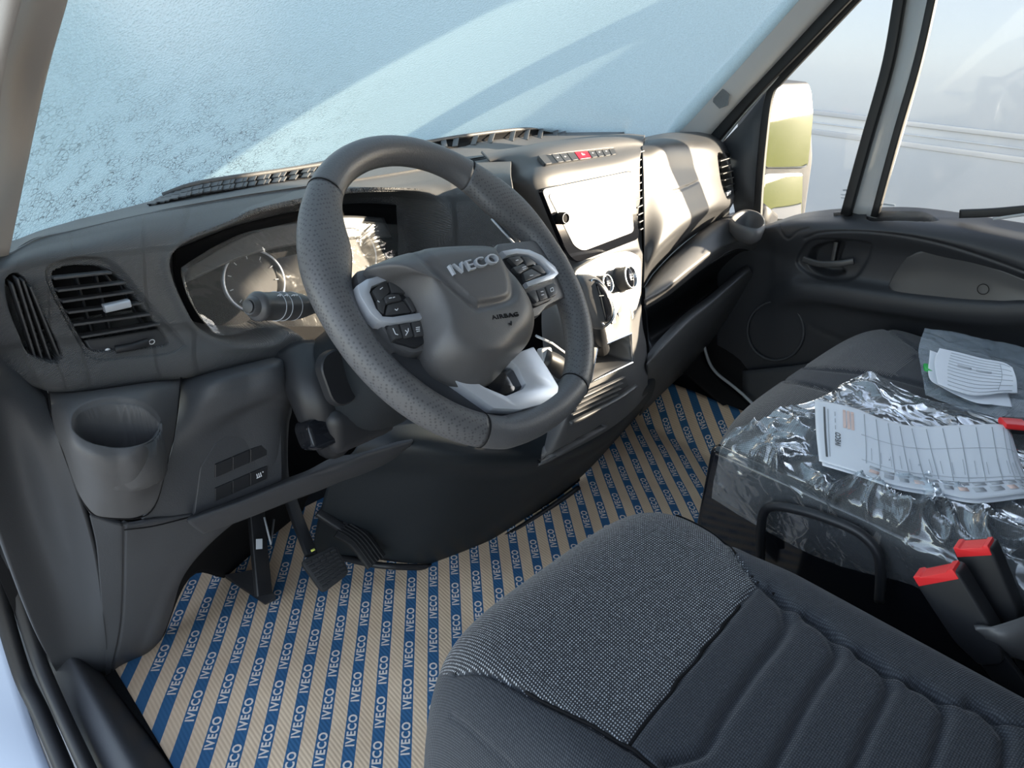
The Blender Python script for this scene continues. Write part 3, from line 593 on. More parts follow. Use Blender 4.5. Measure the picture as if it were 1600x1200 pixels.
sheet('pocket_lip', [
 [(1012, 553, .225), (1032, 528, .228), (1070, 490, .24), (1110, 460, .252), (1150, 426, .268), (1166, 410, .28)],
 [(1011, 565, .165), (1036, 538, .168), (1074, 500, .180), (1114, 468, .195), (1154, 434, .215), (1172, 420, .235)],
 [(1012, 580, .168), (1040, 550, .168), (1078, 512, .180), (1118, 478, .198), (1158, 440, .22), (1176, 428, .24)],
 [(1010, 600, .21), (1042, 566, .20), (1082, 526, .21), (1122, 490, .225), (1160, 450, .245), (1180, 435, .26)],
 [(1008, 625, .27), (1046, 590, .26), (1088, 546, .27), (1128, 505, .28), (1166, 462, .29), (1184, 445, .30)],
 [(1000, 650, .36), (1050, 600, .36), (1095, 560, .38), (1135, 520, .40), (1172, 475, .40), (1190, 455, .40)]], 90, 60, M['plastic'], dash, th=.004, label='rolled lower lip of the pocket')
sheet('end_panel', [
 [(1150, 330, .40), (1185, 330, .38), (1215, 345, .36)], [(1165, 385, .30), (1195, 380, .30), (1215, 385, .30)], [(1165, 430, .30), (1190, 430, .30), (1212, 430, .32)], [(1150, 520, .42), (1180, 500, .42), (1210, 480, .42)]], 30, 40, M['black'], dash, th=.004)
# ================================================================= LOWER LEFT OF THE DASH
CUPO = [(110, 660), (118, 640), (146, 625), (182, 620), (222, 627), (246, 645), (252, 664), (240, 686), (208, 698), (178, 700), (140, 692), (116, 676)]
sheet('cup_holder_panel', [
 [(74, 604, .33), (100, 606, .33), (133, 608, .33), (180, 603, .33), (230, 594, .33), (284, 583, .33)],
 [(76, 625, .30), (104, 622, .278), (135, 618, .270), (180, 612, .268), (228, 606, .27), (282, 600, .295)],
 [(80, 648, .285), (104, 650, .245), (135, 660, .235), (182, 662, .232), (230, 655, .235), (279, 632, .28)],
 [(88, 680, .275), (108, 692, .225), (140, 706, .205), (180, 712, .200), (225, 704, .205), (274, 668, .27)],
 [(98, 705, .268), (116, 725, .232), (146, 740, .212), (184, 744, .208), (224, 738, .214), (268, 700, .265)],
 [(110, 740, .262), (128, 755, .24), (154, 768, .228), (186, 772, .225), (218, 766, .23), (258, 740, .26)],
 [(124, 775, .26), (140, 786, .25), (160, 793, .245), (188, 795, .243), (214, 790, .246), (248, 775, .258)],
 [(140, 802, .262), (152, 806, .258), (168, 809, .256), (188, 811, .255), (208, 810, .256), (236, 800, .26)]], 150, 170, M['plastic'], dash, th=.004,
 feats=[recess([(115, 664), (121, 645), (148, 632), (182, 629), (218, 634), (242, 650), (247, 664), (236, 682), (206, 693), (178, 695), (142, 688), (120, 676)], .072, 5, dirv=(0, .12, -1)), recess(CUPO, .004, 5, dirv=(0, .3, -1))], label='bulging panel with a round cup holder')
sheet('switch_panel', [
 [(282, 585, .335), (330, 575, .335), (390, 562, .335), (442, 552, .335), (452, 552, .37)],
 [(282, 602, .30), (330, 590, .262), (385, 575, .255), (440, 562, .255), (452, 566, .33)],
 [(280, 632, .285), (325, 618, .248), (385, 602, .238), (444, 585, .238), (455, 600, .32)],
 [(275, 668, .275), (318, 655, .255), (380, 632, .240), (446, 610, .238), (456, 640, .32)],
 [(268, 705, .268), (312, 690, .264), (370, 655, .258), (442, 628, .250), (452, 660, .32)],
 [(255, 745, .262), (308, 728, .263), (370, 690, .262), (440, 652, .260), (450, 690, .32)],
 [(244, 785, .262), (302, 770, .262), (368, 742, .262), (440, 715, .262), (450, 725, .32)],
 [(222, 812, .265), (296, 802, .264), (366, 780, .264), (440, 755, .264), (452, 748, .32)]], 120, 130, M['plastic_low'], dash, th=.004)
spf = Frame(at(385, 720, .262), at(440, 700, .262)-at(335, 745, .262), (0, .05, 1))
sp = obj('switch_plate', *plate(spf, [spf.uv(*p) for p in rpoly([(334, 694), (368, 668), (415, 648), (438, 645), (440, 750), (302, 806), (312, 730)], 4)], [(0, -.006), (.0, .0015), (.0012, .0025)], rnd=False), M['plastic_low'], dash, sharp=30)
for r_ in range(2):
    for c_ in range(3):
        x0, x1 = 334+c_*27.5, 334+c_*27.5+26; tt = lambda x: (724 if r_ == 0 else 761)-(x-334)*.43; hh = lambda x: 21-(x-334)*.012
        b_ = obj('switch', *plate(spf, [spf.uv(*p) for p in [(x0, tt(x0)), (x1, tt(x1)), (x1, tt(x1)+hh(x1)), (x0, tt(x0)+hh(x0))]], [(0, .0015), (.0002, .0042), (.001, .0048)], rnd=False), M['black'], sp, smooth=False)
u, v = spf.uv(402, 740); mbb = MB()
for k in (-.0028, 0, .0028): mbb.add(bar([spf.P(u+k, v-.003, .0052), spf.P(u+k, v+.003, .0052)], .0012, .0006, upv=spf.n))
mbb.add(bar([spf.P(u-.0045, v-.0036, .0052), spf.P(u+.004, v-.0036, .0052)], .0009, .0006, upv=spf.n)).add(lathe(Frame(spf.P(u+.0065, v+.002, .005), spf.x, spf.y), [(.001, 0), (.001, .0004)], 8))
mbb.make('switch_icon', [M['white_ink']], sp, smooth=False)
# beam under the column
bm_ = [[(297, 806, .262), (370, 778, .262), (440, 750, .262), (480, 735, .262), (520, 715, .27), (560, 708, .28), (600, 696, .29), (640, 684, .30)],
 [(292, 812, .235), (370, 785, .235), (440, 757, .235), (482, 742, .235), (524, 728, .245), (562, 712, .25), (602, 700, .26), (645, 688, .27)],
 [(300, 822, .238), (375, 795, .238), (445, 767, .238), (490, 752, .238), (530, 740, .245), (566, 726, .25), (606, 712, .26), (642, 696, .27)],
 [(318, 835, .27), (382, 812, .27), (450, 785, .27), (496, 768, .27), (535, 752, .275), (570, 740, .28), (608, 722, .29), (640, 700, .30)]]
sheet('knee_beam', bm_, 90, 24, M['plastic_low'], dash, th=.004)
sheet('kick_panel', [
 [(140, 806, .262), (194, 822, .258), (240, 815, .258), (296, 806, .262), (370, 784, .268), (440, 765, .28)],
 [(150, 850, .295), (194, 850, .285), (235, 842, .28), (285, 836, .28), (345, 822, .285), (388, 800, .30)],
 [(155, 900, .34), (193, 900, .33), (225, 893, .32), (262, 885, .315), (300, 872, .315), (328, 850, .33)],
 [(160, 960, .41), (190, 960, .40), (215, 955, .39), (240, 945, .38), (265, 930, .37), (286, 902, .37)],
 [(164, 1010, .47), (184, 1010, .46), (204, 1002, .45), (225, 992, .44), (246, 985, .43), (268, 958, .43)],
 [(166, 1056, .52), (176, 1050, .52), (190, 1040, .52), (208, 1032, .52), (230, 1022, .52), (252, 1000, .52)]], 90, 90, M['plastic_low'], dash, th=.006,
  feats=[groove([(194, 815), (194, 860), (193, 930), (188, 990), (175, 1048)], .004, 1.6)])
obj('footwell_wall', *slab(surf([[(250, 1010, .54), (300, 900, .56), (370, 900, .62), (470, 830, .70)], [(290, 850, .42), (330, 845, .50), (400, 800, .60), (480, 780, .68)], [(360, 780, .36), (400, 770, .42), (450, 750, .52), (520, 740, .6)]], 20, 20), .005), M['deep'], dash)
# side cladding under the A pillar
struct(sheet('trim_4', [
 [(-90, 470, .16), (-70, 560, .18), (-40, 700, .24), (5, 850, .34), (55, 985, .46), (94, 1062, .53)],
 [(-60, 480, .22), (-30, 590, .23), (0, 650, .265), (48, 800, .345), (95, 950, .46), (122, 1062, .535)],
 [(-30, 520, .285), (20, 592, .28), (45, 650, .272), (90, 790, .30), (130, 930, .42), (150, 1060, .53)],
 [(-20, 560, .31), (60, 606, .31), (80, 650, .285), (112, 745, .268), (150, 880, .335), (172, 1052, .525)]], 60, 60, M['plastic_low'], th=.006))
# cup holder pod at the passenger end
CQ = [(1143, 339), (1152, 331), (1166, 327), (1184, 331), (1194, 341), (1194, 351), (1184, 357), (1166, 354), (1150, 347)]
base_ = [at(p[0], p[1], .628, 'Z') for p in cr([np.array(q, float) for q in CQ], 40, True)]; cen_ = sum(base_)/len(base_)
def ringc(k, dz): return [cen_+(p-cen_)*np.array([k, k, 1])+np.array([0, max(0, -dz-.012)*.6*(k > 1), dz]) for p in base_]
Gc = np.array([ringc(.70, -.046), ringc(.98, -.034), ringc(1.09, -.012), ringc(1.0, 0), ringc(.90, -.003), ringc(.84, -.015), ringc(.76, -.040), ringc(.3, -.042)])
vf = gridvf(Gc, True); fixn(obj('cup_holder', vf[0], vf[1]+[tuple(range(7*40, 8*40))], M['plastic'], dash, label='round cup holder pod at the passenger end'))
# thin dark joints between panels
def joint(px, y, r=.0011, n=40): return tube(cr([at(a, b, c) for (a, b), c in zip(px, y)], n), r, 6)
obj('panel_joint', *joint([(76, 615), (80, 643), (97, 700), (117, 753), (133, 789), (150, 805), (187, 811), (222, 808), (241, 792), (254, 753), (267, 693), (279, 627), (283, 590)], [.298, .286, .268, .26, .26, .259, .254, .257, .259, .260, .265, .281, .296]), M['deep'], dash)
obj('panel_joint', *joint([(194, 828), (240, 822), (297, 808)], [.258, .256, .262], n=14), M['deep'], dash)
# defroster grilles at the base of the glass
def grille(topl, botl, yt, yb, slots, lab):
    A = cr([at(p[0], p[1], yt) for p in topl], 40); Bq = cr([at(p[0], p[1], yb) for p in botl], 40)
    o = fixn(obj('defroster_grille', *slab(np.array([Bq, [(a+b)/2+np.array([0, .012, -.004]) for a, b in zip(A, Bq)], A]), .003), M['deep'], dash, label=lab))
    obj('grille_rim', *tube([a+np.array([0, 0, .001]) for a in A], .0042, 8), M['plastic'], o)
    for k in range(slots):
        t = (k+.5)/slots*38; i = int(t); a, b = A[i], Bq[i]; d = (A[i+1]-A[i])
        for fz in ((0, .5) if slots > 12 else (0,)):
            p0 = b+(a-b)*(.1+fz*.9); p1 = b+(a-b)*(.45+fz*.9 if slots > 12 else .95)+d*.5
            obj('grille_fin', *bar([p0-np.array([0, .004, 0]), p1-np.array([0, .004, 0])], .0022, .012, upv=(0, 1, 0)), M['plastic'], o, sharp=30)
grille([(255, 306), (300, 290), (360, 279), (430, 269), (520, 255)], [(232, 320), (300, 305), (360, 296), (430, 286), (520, 270)], .575, .535, 24, 'long slotted grille at the driver end of the glass')
grille([(655, 225), (720, 214), (800, 204), (866, 200), (897, 203)], [(670, 232), (720, 229), (800, 222), (866, 216), (897, 216)], .64, .60, 11, 'slotted grille at the middle of the glass')
# ================================================================= STEERING COLUMN AND WHEEL
TAU = .78; YW = .14
WC = np.array([-.424, 0, .782]); WF = Frame(WC, (math.cos(YW), math.sin(YW), 0), (-math.sin(YW)*math.sin(TAU), math.cos(YW)*math.sin(TAU), math.cos(TAU)))
def ex(fr, outline, h0, h1, bev=.001, seg=2):
    """flat-topped part from a possibly concave outline"""
    b = bmesh.new(); lo = [b.verts.new(tuple(fr.P(p[0], p[1], h0))) for p in outline]; f = b.faces.new(lo)
    r = bmesh.ops.extrude_face_region(b, geom=[f]); tv = [v for v in r['geom'] if isinstance(v, bmesh.types.BMVert)]
    bmesh.ops.translate(b, vec=V(fr.n*(h1-h0)), verts=tv); te = [e for e in b.edges if all(v in tv for v in e.verts)]
    if bev: bmesh.ops.bevel(b, geom=te, offset=bev, segments=seg, affect='EDGES', profile=.5, clamp_overlap=True)
    bmesh.ops.recalc_face_normals(b, faces=b.faces); b.verts.index_update(); out = [tuple(v.co) for v in b.verts], [tuple(v.index for v in f.verts) for f in b.faces]; b.free(); return out
wh = thing('steering_wheel', WC, 'dark grey leather steering wheel with a flat bottom and silver lower spoke', 'steering wheel')
def rimp(a):
    u = .171*math.cos(a); v = .184*math.sin(a)
    if v < -.168: v = -.168-(-.168-v)*.6
    return u, v
def rimr(a):
    d = math.degrees(a) % 360; gr = max(math.exp(-((d-22)/16)**2), math.exp(-((d-158)/16)**2)); lo = max(math.exp(-((d-205)/30)**2), math.exp(-((d-335)/30)**2))
    return .0178+.0028*gr+.0015*lo
def rimseg(a0, a1, n, dr=0):
    pts = []; rad = []
    for a in np.linspace(a0, a1, n): u, v = rimp(a); pts.append(WF.P(u, v, 0)); rad.append(rimr(a)+dr)
    return tube(pts, rad, 22, True, False, flat=1.18, upv=None) if False else rimtube(pts, rad, a0, a1, n)
def rimtube(pts, rad, a0, a1, n):
    vs = []; fs = []; k = 24
    for i, a in enumerate(np.linspace(a0, a1, n)):
        u, v = rimp(a); e = 1e-3; u2, v2 = rimp(a+e); t = np.array([u2-u, v2-v]); t /= np.linalg.norm(t); nr = np.array([t[1], -t[0]])
        d = math.degrees(a) % 360; flat = max(math.exp(-((d-148)/17)**2), math.exp(-((d-32)/17)**2))
        for j in range(k):
            q = 2*math.pi*j/k; c, s_ = math.cos(q), math.sin(q); R = rad[i]
            rr = R*c*(1.0+.85*flat*(c < 0)); vs.append(WF.P(u+nr[0]*rr, v+nr[1]*rr, R*.98*s_))
    for i in range(n-1):
        for j in range(k): x = i*k+j; y = i*k+(j+1) % k; fs.append((x, y, y+k, x+k))
    fs.append(tuple(reversed(range(k)))); fs.append(tuple(range((n-1)*k, n*k)))
    return vs, fs
R_ = math.radians
for a0, a1, mt, nm in ((R_(46), R_(126), 'leather', 'rim_top'), (R_(126), R_(236), 'perf', 'rim_grip'), (R_(236), R_(294), 'leather', 'rim_bottom'), (R_(294), R_(406), 'perf', 'rim_grip')):
    fixn(obj(nm, *rimseg(a0, a1, 70), M[mt], wh))
for a in (46, 126, 236, 294):
    u, v = rimp(R_(a)); u2, v2 = rimp(R_(a)+.001); t = np.array([u2-u, v2-v]); t /= np.linalg.norm(t); n_ = np.array([t[1], -t[0]]); r = rimr(R_(a))*1.0
    obj('rim_seam', *tube([WF.P(u+n_[0]*r*math.cos(q), v+n_[1]*r*math.cos(q), r*.98*math.sin(q)) for q in np.linspace(0, 2*math.pi, 26, endpoint=False)], .0009, 5, closed=True), M['deep'], wh)
# airbag cover: domed, with a shallow V shaped step
HUB = [(577, 413), (600, 402), (632, 391), (668, 384), (720, 381), (762, 382), (778, 392), (796, 416), (816, 446), (834, 476), (841, 503), (834, 528), (812, 556), (793, 578), (775, 592), (745, 594), (718, 585), (694, 570), (678, 548), (672, 520), (665, 492), (650, 462), (626, 438), (598, 427)]
h0 = .018; hc = WF.uv(722, 470, h0+.02)
O = np.array(cr([np.array(WF.uv(*p, .028)) for p in HUB], 110, True)); rings = 34; vs = []; Hs = []
for k in range(rings):
    s_ = 1-k/(rings-1)*.985 if k else 1.0
    d = 1-s_
    for p in O:
        q = np.array(hc)+(p-hc)*s_; h = h0+.030*(1-(1-min(1, d*2.6))**2.4)+.006*(1-(1-d)**2)
        vs.append(WF.P(q[0], q[1], h))
vs = np.array(vs); px = prj(vs)
PANEL = np.array(cr([np.array(p, float) for p in [(640, 376), (690, 376), (760, 374), (778, 392), (792, 425), (797, 452), (790, 464), (752, 472), (742, 470), (700, 432), (672, 405), (650, 385)]], 80, True))
d = sdf(px, PANEL); vs = vs+WF.n*(-.0035*np.exp(-((d+5.5)/5.5)**2)+.0012*sm(d/3))[:, None]
low = sm((px[:, 1]-548+(px[:, 0]-745)*.10)/30)[:, None]; vs = vs-WF.n*.012*low
n = len(O); fs = [(i*n+j, i*n+(j+1) % n, (i+1)*n+(j+1) % n, (i+1)*n+j) for i in range(rings-1) for j in range(n)]+[tuple(range((rings-1)*n, rings*n))]
back = [WF.P(p[0], p[1], -.012) for p in O*.94+np.array(hc)*.06]; b0 = len(vs); vs = list(vs)+back; fs += [(j, b0+j, b0+(j+1) % n, (j+1) % n) for j in range(n)]+[tuple(range(b0+n-1, b0-1, -1))]
M['cover'] = mat('airbag_cover', (.085, .084, .086), .45, .5, bump=('noise', 800, .0004, .5))
hub = fixn(obj('airbag_cover', vs, fs, M['cover'], wh, sharp=50))
def put_text(s, px0, px1, size_px, name, mt, h, parent, bold=0, depth=.0008, sx=1, fr=WF):
    a = np.array(fr.uv(*px0, h)); b = np.array(fr.uv(*px1, h)); L_ = np.linalg.norm(b-a); rot = math.atan2((b-a)[1], (b-a)[0]); c = (a+b)/2
    vs, fs = text3d(s, .02, fr, 0, 0, 0, 0, bold); vv = np.array([(np.dot(np.array(v)-fr.O, fr.x), np.dot(np.array(v)-fr.O, fr.y)) for v in vs]); w_ = vv[:, 0].max()-vv[:, 0].min(); hh = vv[:, 1].max()-vv[:, 1].min()
    kx = L_/w_; ky = size_px/hh
    vs, fs = text3d(s, .02, fr, 0, 0, 0, depth, bold); out = []
    for v in vs:
        q = np.array(v)-fr.O; x, y, z = q.dot(fr.x)*kx, q.dot(fr.y)*ky, q.dot(fr.n); out.append(fr.P(c[0]+x*math.cos(rot)-y*math.sin(rot), c[1]+x*math.sin(rot)+y*math.cos(rot), h+z))
    return obj(name, out, fs, mt, parent, smooth=False)
put_text('IVECO', (703, 425), (776, 405), .0118, 'raised_lettering', M['silver'], .0548, hub, bold=.0001, depth=.0035)
put_text('AIRBAG', (768, 497), (810, 491), .0050, 'stamped_lettering', M['deep'], .0525, hub, bold=.0002, depth=.0008)
u, v = WF.uv(798, 506, .0525); obj('airbag_mark', *tube([WF.P(u-.002, v+.0015, .0525), WF.P(u, v-.0015, .0525), WF.P(u+.003, v+.0025, .0525)], .0006, 5), M['deep'], hub)
# spokes
def W(P, h, r=0, k=4): P = [WF.uv(*p, h) for p in P]; return rpoly(P, r, k) if r else P
sp_l = obj('spoke', *ex(WF, W([(548, 430), (600, 420), (660, 440), (700, 520), (690, 560), (660, 552), (640, 560), (612, 548), (590, 520), (560, 480)], .0, .008), -.012, .010, .004), M['leather'], wh, sharp=40, label='left spoke behind the button pads')
sp_r = obj('spoke', *ex(WF, W([(770, 385), (840, 378), (880, 400), (893, 440), (885, 465), (850, 482), (835, 500), (800, 500), (770, 440)], .0, .008), -.012, .008, .004), M['leather'], wh, sharp=40, label='right spoke behind the button pads')
obj('spoke', *ex(WF, W([(612, 545), (660, 560), (700, 566), (790, 575), (880, 590), (900, 606), (876, 632), (820, 655), (760, 656), (700, 632), (650, 600), (622, 572)], .0, .008), -.014, -.002, .003), M['plastic_low'], wh, sharp=40, label='dark back plate of the lower spoke')
# silver trims
cfs = [((557, 447), (572, 437), (604, 428), (622, 436), (600, 440), (580, 449), (577, 458), (587, 483), (597, 495), (612, 496), (656, 489), (660, 499), (612, 506), (592, 503), (578, 490), (562, 464))]
def LP(P, h): return W(P, h)
tl_ = obj('silver_trim', *ex(WF, LP(cfs[0], .018), .004, .020, .0015), M['silver'], sp_l, sharp=40)
obj('pad_base', *ex(WF, W([(575, 447), (615, 432), (640, 450), (668, 500), (672, 530), (650, 545), (616, 534), (600, 505), (585, 490)], .012, .005), .004, .014, .002), M['black'], sp_l, sharp=40)
btn = M['plastic_smooth']
for P in ([(581, 455), (602, 436), (609, 456), (600, 465), (592, 472)], [(606, 436), (622, 441), (636, 458), (612, 458)], [(588, 470), (598, 466), (603, 474), (599, 491), (590, 484)], [(606, 476), (630, 471), (642, 488), (602, 493)], [(632, 466), (640, 463), (650, 486), (645, 488)], ):
    obj('pad_button', *ex(WF, W(P, .018, .0015), .012, .0185, .0008), btn, sp_l, sharp=40)
obj('pad_button', *ex(WF, W([(601, 463), (610, 459), (624, 460), (628, 469), (604, 474)], .020, .002), .012, .0205, .0008), btn, sp_l, sharp=40, label='middle OK button')
for P in ([(607, 509), (622, 507), (629, 528), (616, 530)], [(625, 507), (640, 504), (646, 526), (632, 528)], [(643, 504), (657, 501), (664, 524), (649, 526)]):
    obj('pad_button', *ex(WF, W(P, .016, .0015), .008, .0165, .0008), btn, sp_l, sharp=40)
def ico(P, h, par, w_=.0009):
    mb = MB()
    for a, b in P: mb.add(bar([WF.P(*WF.uv(*a, h), h), WF.P(*WF.uv(*b, h), h)], w_, .0005, upv=WF.n))
    mb.make('button_icon', [M['white_ink']], par, smooth=False)
ico([((614, 513), (618, 522)), ((618, 522), (622, 523))], .0168, sp_l); ico([((633, 516), (637, 519)), ((637, 519), (634, 524)), ((638, 513), (638, 518))], .0168, sp_l); ico([((650, 512), (656, 511)), ((650, 515), (656, 514)), ((651, 518), (656, 517))], .0168, sp_l)
ico([((594, 452), (598, 449))], .0188, sp_l); ico([((590, 470), (593, 472))], .0188, sp_l); ico([((608, 466), (612, 465)), ((614, 465), (617, 464))], .0208, sp_l); ico([((617, 483), (620, 485)), ((620, 485), (622, 482))], .0188, sp_l)
# right pads
obj('silver_trim', *ex(WF, LP([(783, 393), (806, 389), (826, 391), (846, 400), (866, 417), (872, 428), (864, 436), (824, 449), (820, 442), (856, 429), (858, 424), (842, 408), (824, 399), (806, 397), (790, 401)], .018), .004, .020, .0015), M['silver'], sp_r, sharp=40)
obj('pad_base', *ex(WF, W([(782, 396), (822, 396), (862, 425), (868, 450), (862, 468), (836, 480), (815, 470), (795, 430)], .012, .005), .004, .013, .002), M['black'], sp_r, sharp=40)
for P in ([(794, 403), (811, 400), (818, 408), (807, 416)], [(814, 400), (826, 401), (838, 412), (822, 416), (820, 408)], [(801, 418), (818, 412), (826, 419), (812, 428), (808, 427)], [(830, 417), (842, 413), (853, 426), (848, 428)], [(817, 427), (830, 420), (846, 429), (821, 440)]):
    obj('pad_button', *ex(WF, W(P, .018, .0015), .011, .0185, .0008), btn, sp_r, sharp=40)
for P in ([(824, 457), (836, 452), (842, 470), (838, 473)], [(838, 453), (850, 449), (856, 466), (844, 470)], [(852, 448), (864, 442), (871, 448), (870, 460), (859, 465)]):
    obj('pad_button', *ex(WF, W(P, .016, .0015), .008, .0165, .0008), btn, sp_r, sharp=40)
ico([((806, 407), (810, 406)), ((816, 418), (822, 416)), ((817, 421), (822, 419)), ((828, 431), (833, 430)), ((834, 413), (837, 414))], .0188, sp_r); ico([((845, 456), (849, 455)), ((846, 461), (850, 460)), ((860, 451), (864, 449)), ((861, 456), (865, 454)), ((860, 451), (861, 456)), ((864, 449), (865, 454))], .0168, sp_r)
# silver lower spoke
low_ = obj('lower_spoke_trim', *ex(WF, W([(675, 576), (682, 571), (692, 572), (752, 608), (786, 622), (812, 611), (817, 603), (802, 574), (790, 566), (800, 556), (829, 545), (852, 580), (868, 607), (866, 620), (842, 635), (808, 643), (767, 641)], .006, .002), -.006, .012, .003), M['silver'], wh, sharp=35, label='silver U shaped trim of the lower spoke')
obj('trim_inlay', *ex(WF, W([(753, 596), (798, 576), (804, 580), (817, 606), (784, 620)], .004, .002), -.006, .004, .001), M['gloss'], low_, sharp=35)
# column shroud
CF = Frame(np.array([-.42, 0, .782]), (1, 0, 0), (0, math.sin(.686), math.cos(.686)))
colm = thing('steering_column', WC-WF.n*.05, 'black steering column cover with indicator stalk behind the wheel', 'steering column')
def ringpt(h, w_, hh, du=0, dv=0, n=36, p=2.6):
    out = []
    for j in range(n):
        a = 2*math.pi*j/n; c, s_ = math.cos(a), math.sin(a); out.append(CF.P(du+w_*math.copysign(abs(c)**(2/p), c), dv+hh*math.copysign(abs(s_)**(2/p), s_), h))
    return out
Gc = np.array([ringpt(-.030, .045, .045), ringpt(-.045, .058, .056), ringpt(-.08, .066, .060), ringpt(-.14, .074, .066, 0, -.004), ringpt(-.22, .082, .075, 0, -.012), ringpt(-.30, .088, .085, 0, -.02)])
vf = gridvf(Gc, True); fs = vf[1]+[tuple(range(36))]
sh = fixn(obj('shroud', vf[0], fs, M['housing'], colm, sharp=50))
fo = Frame(at(530, 590, .145), (1, .25, 0), (0, .35, 1))
obj('shroud_flap', *plate(fo, rrect(0, 0, .050, .074, .022), [(0, -.01), (0, .001), (.002, .003)], rnd=False), M['black'], sh, sharp=35)
obj('knuckle_cover', *rbox(*sorted((-.52, -.41)), .16, .24, .50, .57, .02), M['black'], colm)
obj('boot', *tube(cr([at(470, 560, .27), at(490, 610, .22), at(505, 655, .21), at(520, 690, .25)], 20), [.04-.0006*i for i in range(20)], 14), M['black'], colm)
ig = obj('ignition_cover', *ex(Frame(at(505, 672, .19), (1, 0, 0), (0, .5, 1)), rrect(0, 0, .062, .045, .014), -.02, .02, .008), M['gloss'], colm, sharp=40)
# indicator stalk, left
sa, sb = at(392, 479, .085), at(480, 478, .115); sdv = (sb-sa)/np.linalg.norm(sb-sa)
sf = Frame(sa, np.cross(sdv, (0, 0, 1)), (0, 0, 1)); sf.n = sdv; sf.x = np.cross(sf.y-sdv*sdv[2], sdv); sf.y = sf.y-sdv*sf.y.dot(sdv); sf.y /= np.linalg.norm(sf.y); sf.x /= np.linalg.norm(sf.x)
stk = obj('stalk', *lathe(sf, [(.004, -.002), (.0085, -.003), (.0100, 0), (.0105, .004), (.0140, .006), (.0158, .009), (.0158, .013), (.0150, .015), (.0152, .030), (.0160, .060), (.0145, .075), (.009, .10), (.008, .16), (.008, .19)], 32), M['plastic_smooth'], colm, sharp=35, label='ribbed light and indicator stalk')
obj('stalk_tip', *lathe(sf, [(.0068, -.0035), (.0068, -.0048), (.0055, -.0052), (.001, -.0052)], 24), M['black'], stk, sharp=30)
for k, h in ((0, .036), (1, .046), (2, .062)): obj('stalk_ring', *tube([sf.P(.01575*math.cos(t), .01575*math.sin(t), h) for t in np.linspace(0, 2*math.pi, 28, endpoint=False)], .0005, 5, closed=True), M['ink'], stk)
for h in (.030, .041, .052, .056):
    t = math.radians(125); c = sf.P(.0162*math.cos(t), .0162*math.sin(t), h); obj('stalk_symbol', *tube([c+sf.n*.0022*math.cos(q)+sf.y*.0022*math.sin(q)*.6-sf.x*.0016*math.sin(q) for q in np.linspace(0, 2*math.pi, 12, endpoint=False)], .00045, 4, closed=True), M['white_ink'], stk)
# ================================================================= GEAR SELECTOR
ga, gb = at(940, 500, .115), at(928, 462, .085)
gsl = thing('gear_selector', at(930, 520, .15), 'black gear selector knob with a chrome edge beside the climate dials', 'gear lever')
gfr = Frame(at(938, 470, .085), (.86, -.5, 0), (0, .35, 1))
def gw(P, h): return [gfr.uv(*p, h) for p in P]
obj('knob', *plate(gfr, gw([(904, 434), (918, 430), (934, 434), (948, 448), (957, 470), (960, 492), (952, 508), (938, 514), (924, 505), (910, 475), (903, 450)], .0), [(0, -.028), (-.002, -.018), (-.001, -.004), (.003, .006), (.010, .012), (.02, .013)]), M['leather'], gsl, label='leather wrapped knob')
obj('chrome_band', *tube([gfr.P(*gfr.uv(*p, .010), .010) for p in cr([np.array(q, float) for q in [(925, 438), (936, 440), (949, 456), (958, 478), (958, 497), (948, 508), (941, 504), (936, 480), (928, 455)]], 50, True)], .0018, 6, closed=True), M['chrome'], gsl)
obj('knob_face', *plate(gfr, gw([(930, 441), (938, 444), (950, 460), (956, 480), (955, 496), (947, 503), (942, 490), (936, 465)], .012), [(0, .004), (0, .012), (.003, .015), (.008, .016)]), M['gloss'], gsl)
u, v = gfr.uv(940, 462, .0162); obj('gate_mark', *bar([gfr.P(u-.004, v, .0160), gfr.P(u+.004, v, .0160)], .001, .0004, upv=gfr.n), M['white_ink'], gsl, smooth=False)
obj('lever', *tube([at(934, 505, .10), at(938, 530, .15), at(940, 545, .18)], [.012, .013, .016], 14), M['black'], gsl)
obj('gaiter', *tube(cr([at(848, 560, .13), at(872, 572, .125), at(890, 592, .14)], 12), .018, 14), M['black'], gsl)
obj('gaiter_frame', *bar([at(838, 525, .16), at(862, 536, .15), at(884, 552, .145)], .006, .004), M['silver'], gsl)
# lower console bits seen between the spokes
obj('console_switch', *ex(Frame(at(853, 556, .13), (.9, -.3, 0), (0, .5, 1)), rrect(0, 0, .020, .028, .004), -.01, .006, .002), M['silver'], dash, sharp=35)
# ================================================================= PEDALS
def pedal_pad(name, P, Ys, h, parent, rows_, cols_):
    c = [at(p[0], p[1], y) for p, y in zip(P, Ys)]; O_ = sum(c)/len(c); fr = Frame(O_, c[1]-c[0], c[0]-c[-1] if len(c) == 4 else c[1]-c[2])
    out = []
    for q in c: d = q-O_; out.append((d.dot(fr.x), d.dot(fr.y)))
    o = obj(name, *ex(fr, rpoly(out, .012), -.008, .006, .002), M['rubber'], parent, sharp=40)
    us = [p[0] for p in out]; vs_ = [p[1] for p in out]
    for i in range(rows_):
        for j in range(cols_):
            a = (j+.5)/cols_; b = (i+.5)/rows_; 
            q = (np.array(out[0])*(1-a)+np.array(out[1])*a)*(1-b)+(np.array(out[-1])*(1-a)+np.array(out[2])*a)*b; q = q*.86
            e1 = (np.array(out[1])-np.array(out[0]))/cols_*.36; obj('tread_bar', *bar([fr.P(*(q-e1), .0065), fr.P(*(q+e1), .0065)], .0045, .003, upv=fr.n), M['rubber'], o, sharp=40)
    return o
bp_ = thing('brake_pedal', at(505, 905, .33), 'square ribbed rubber brake pedal hanging over the striped mat', 'pedal')
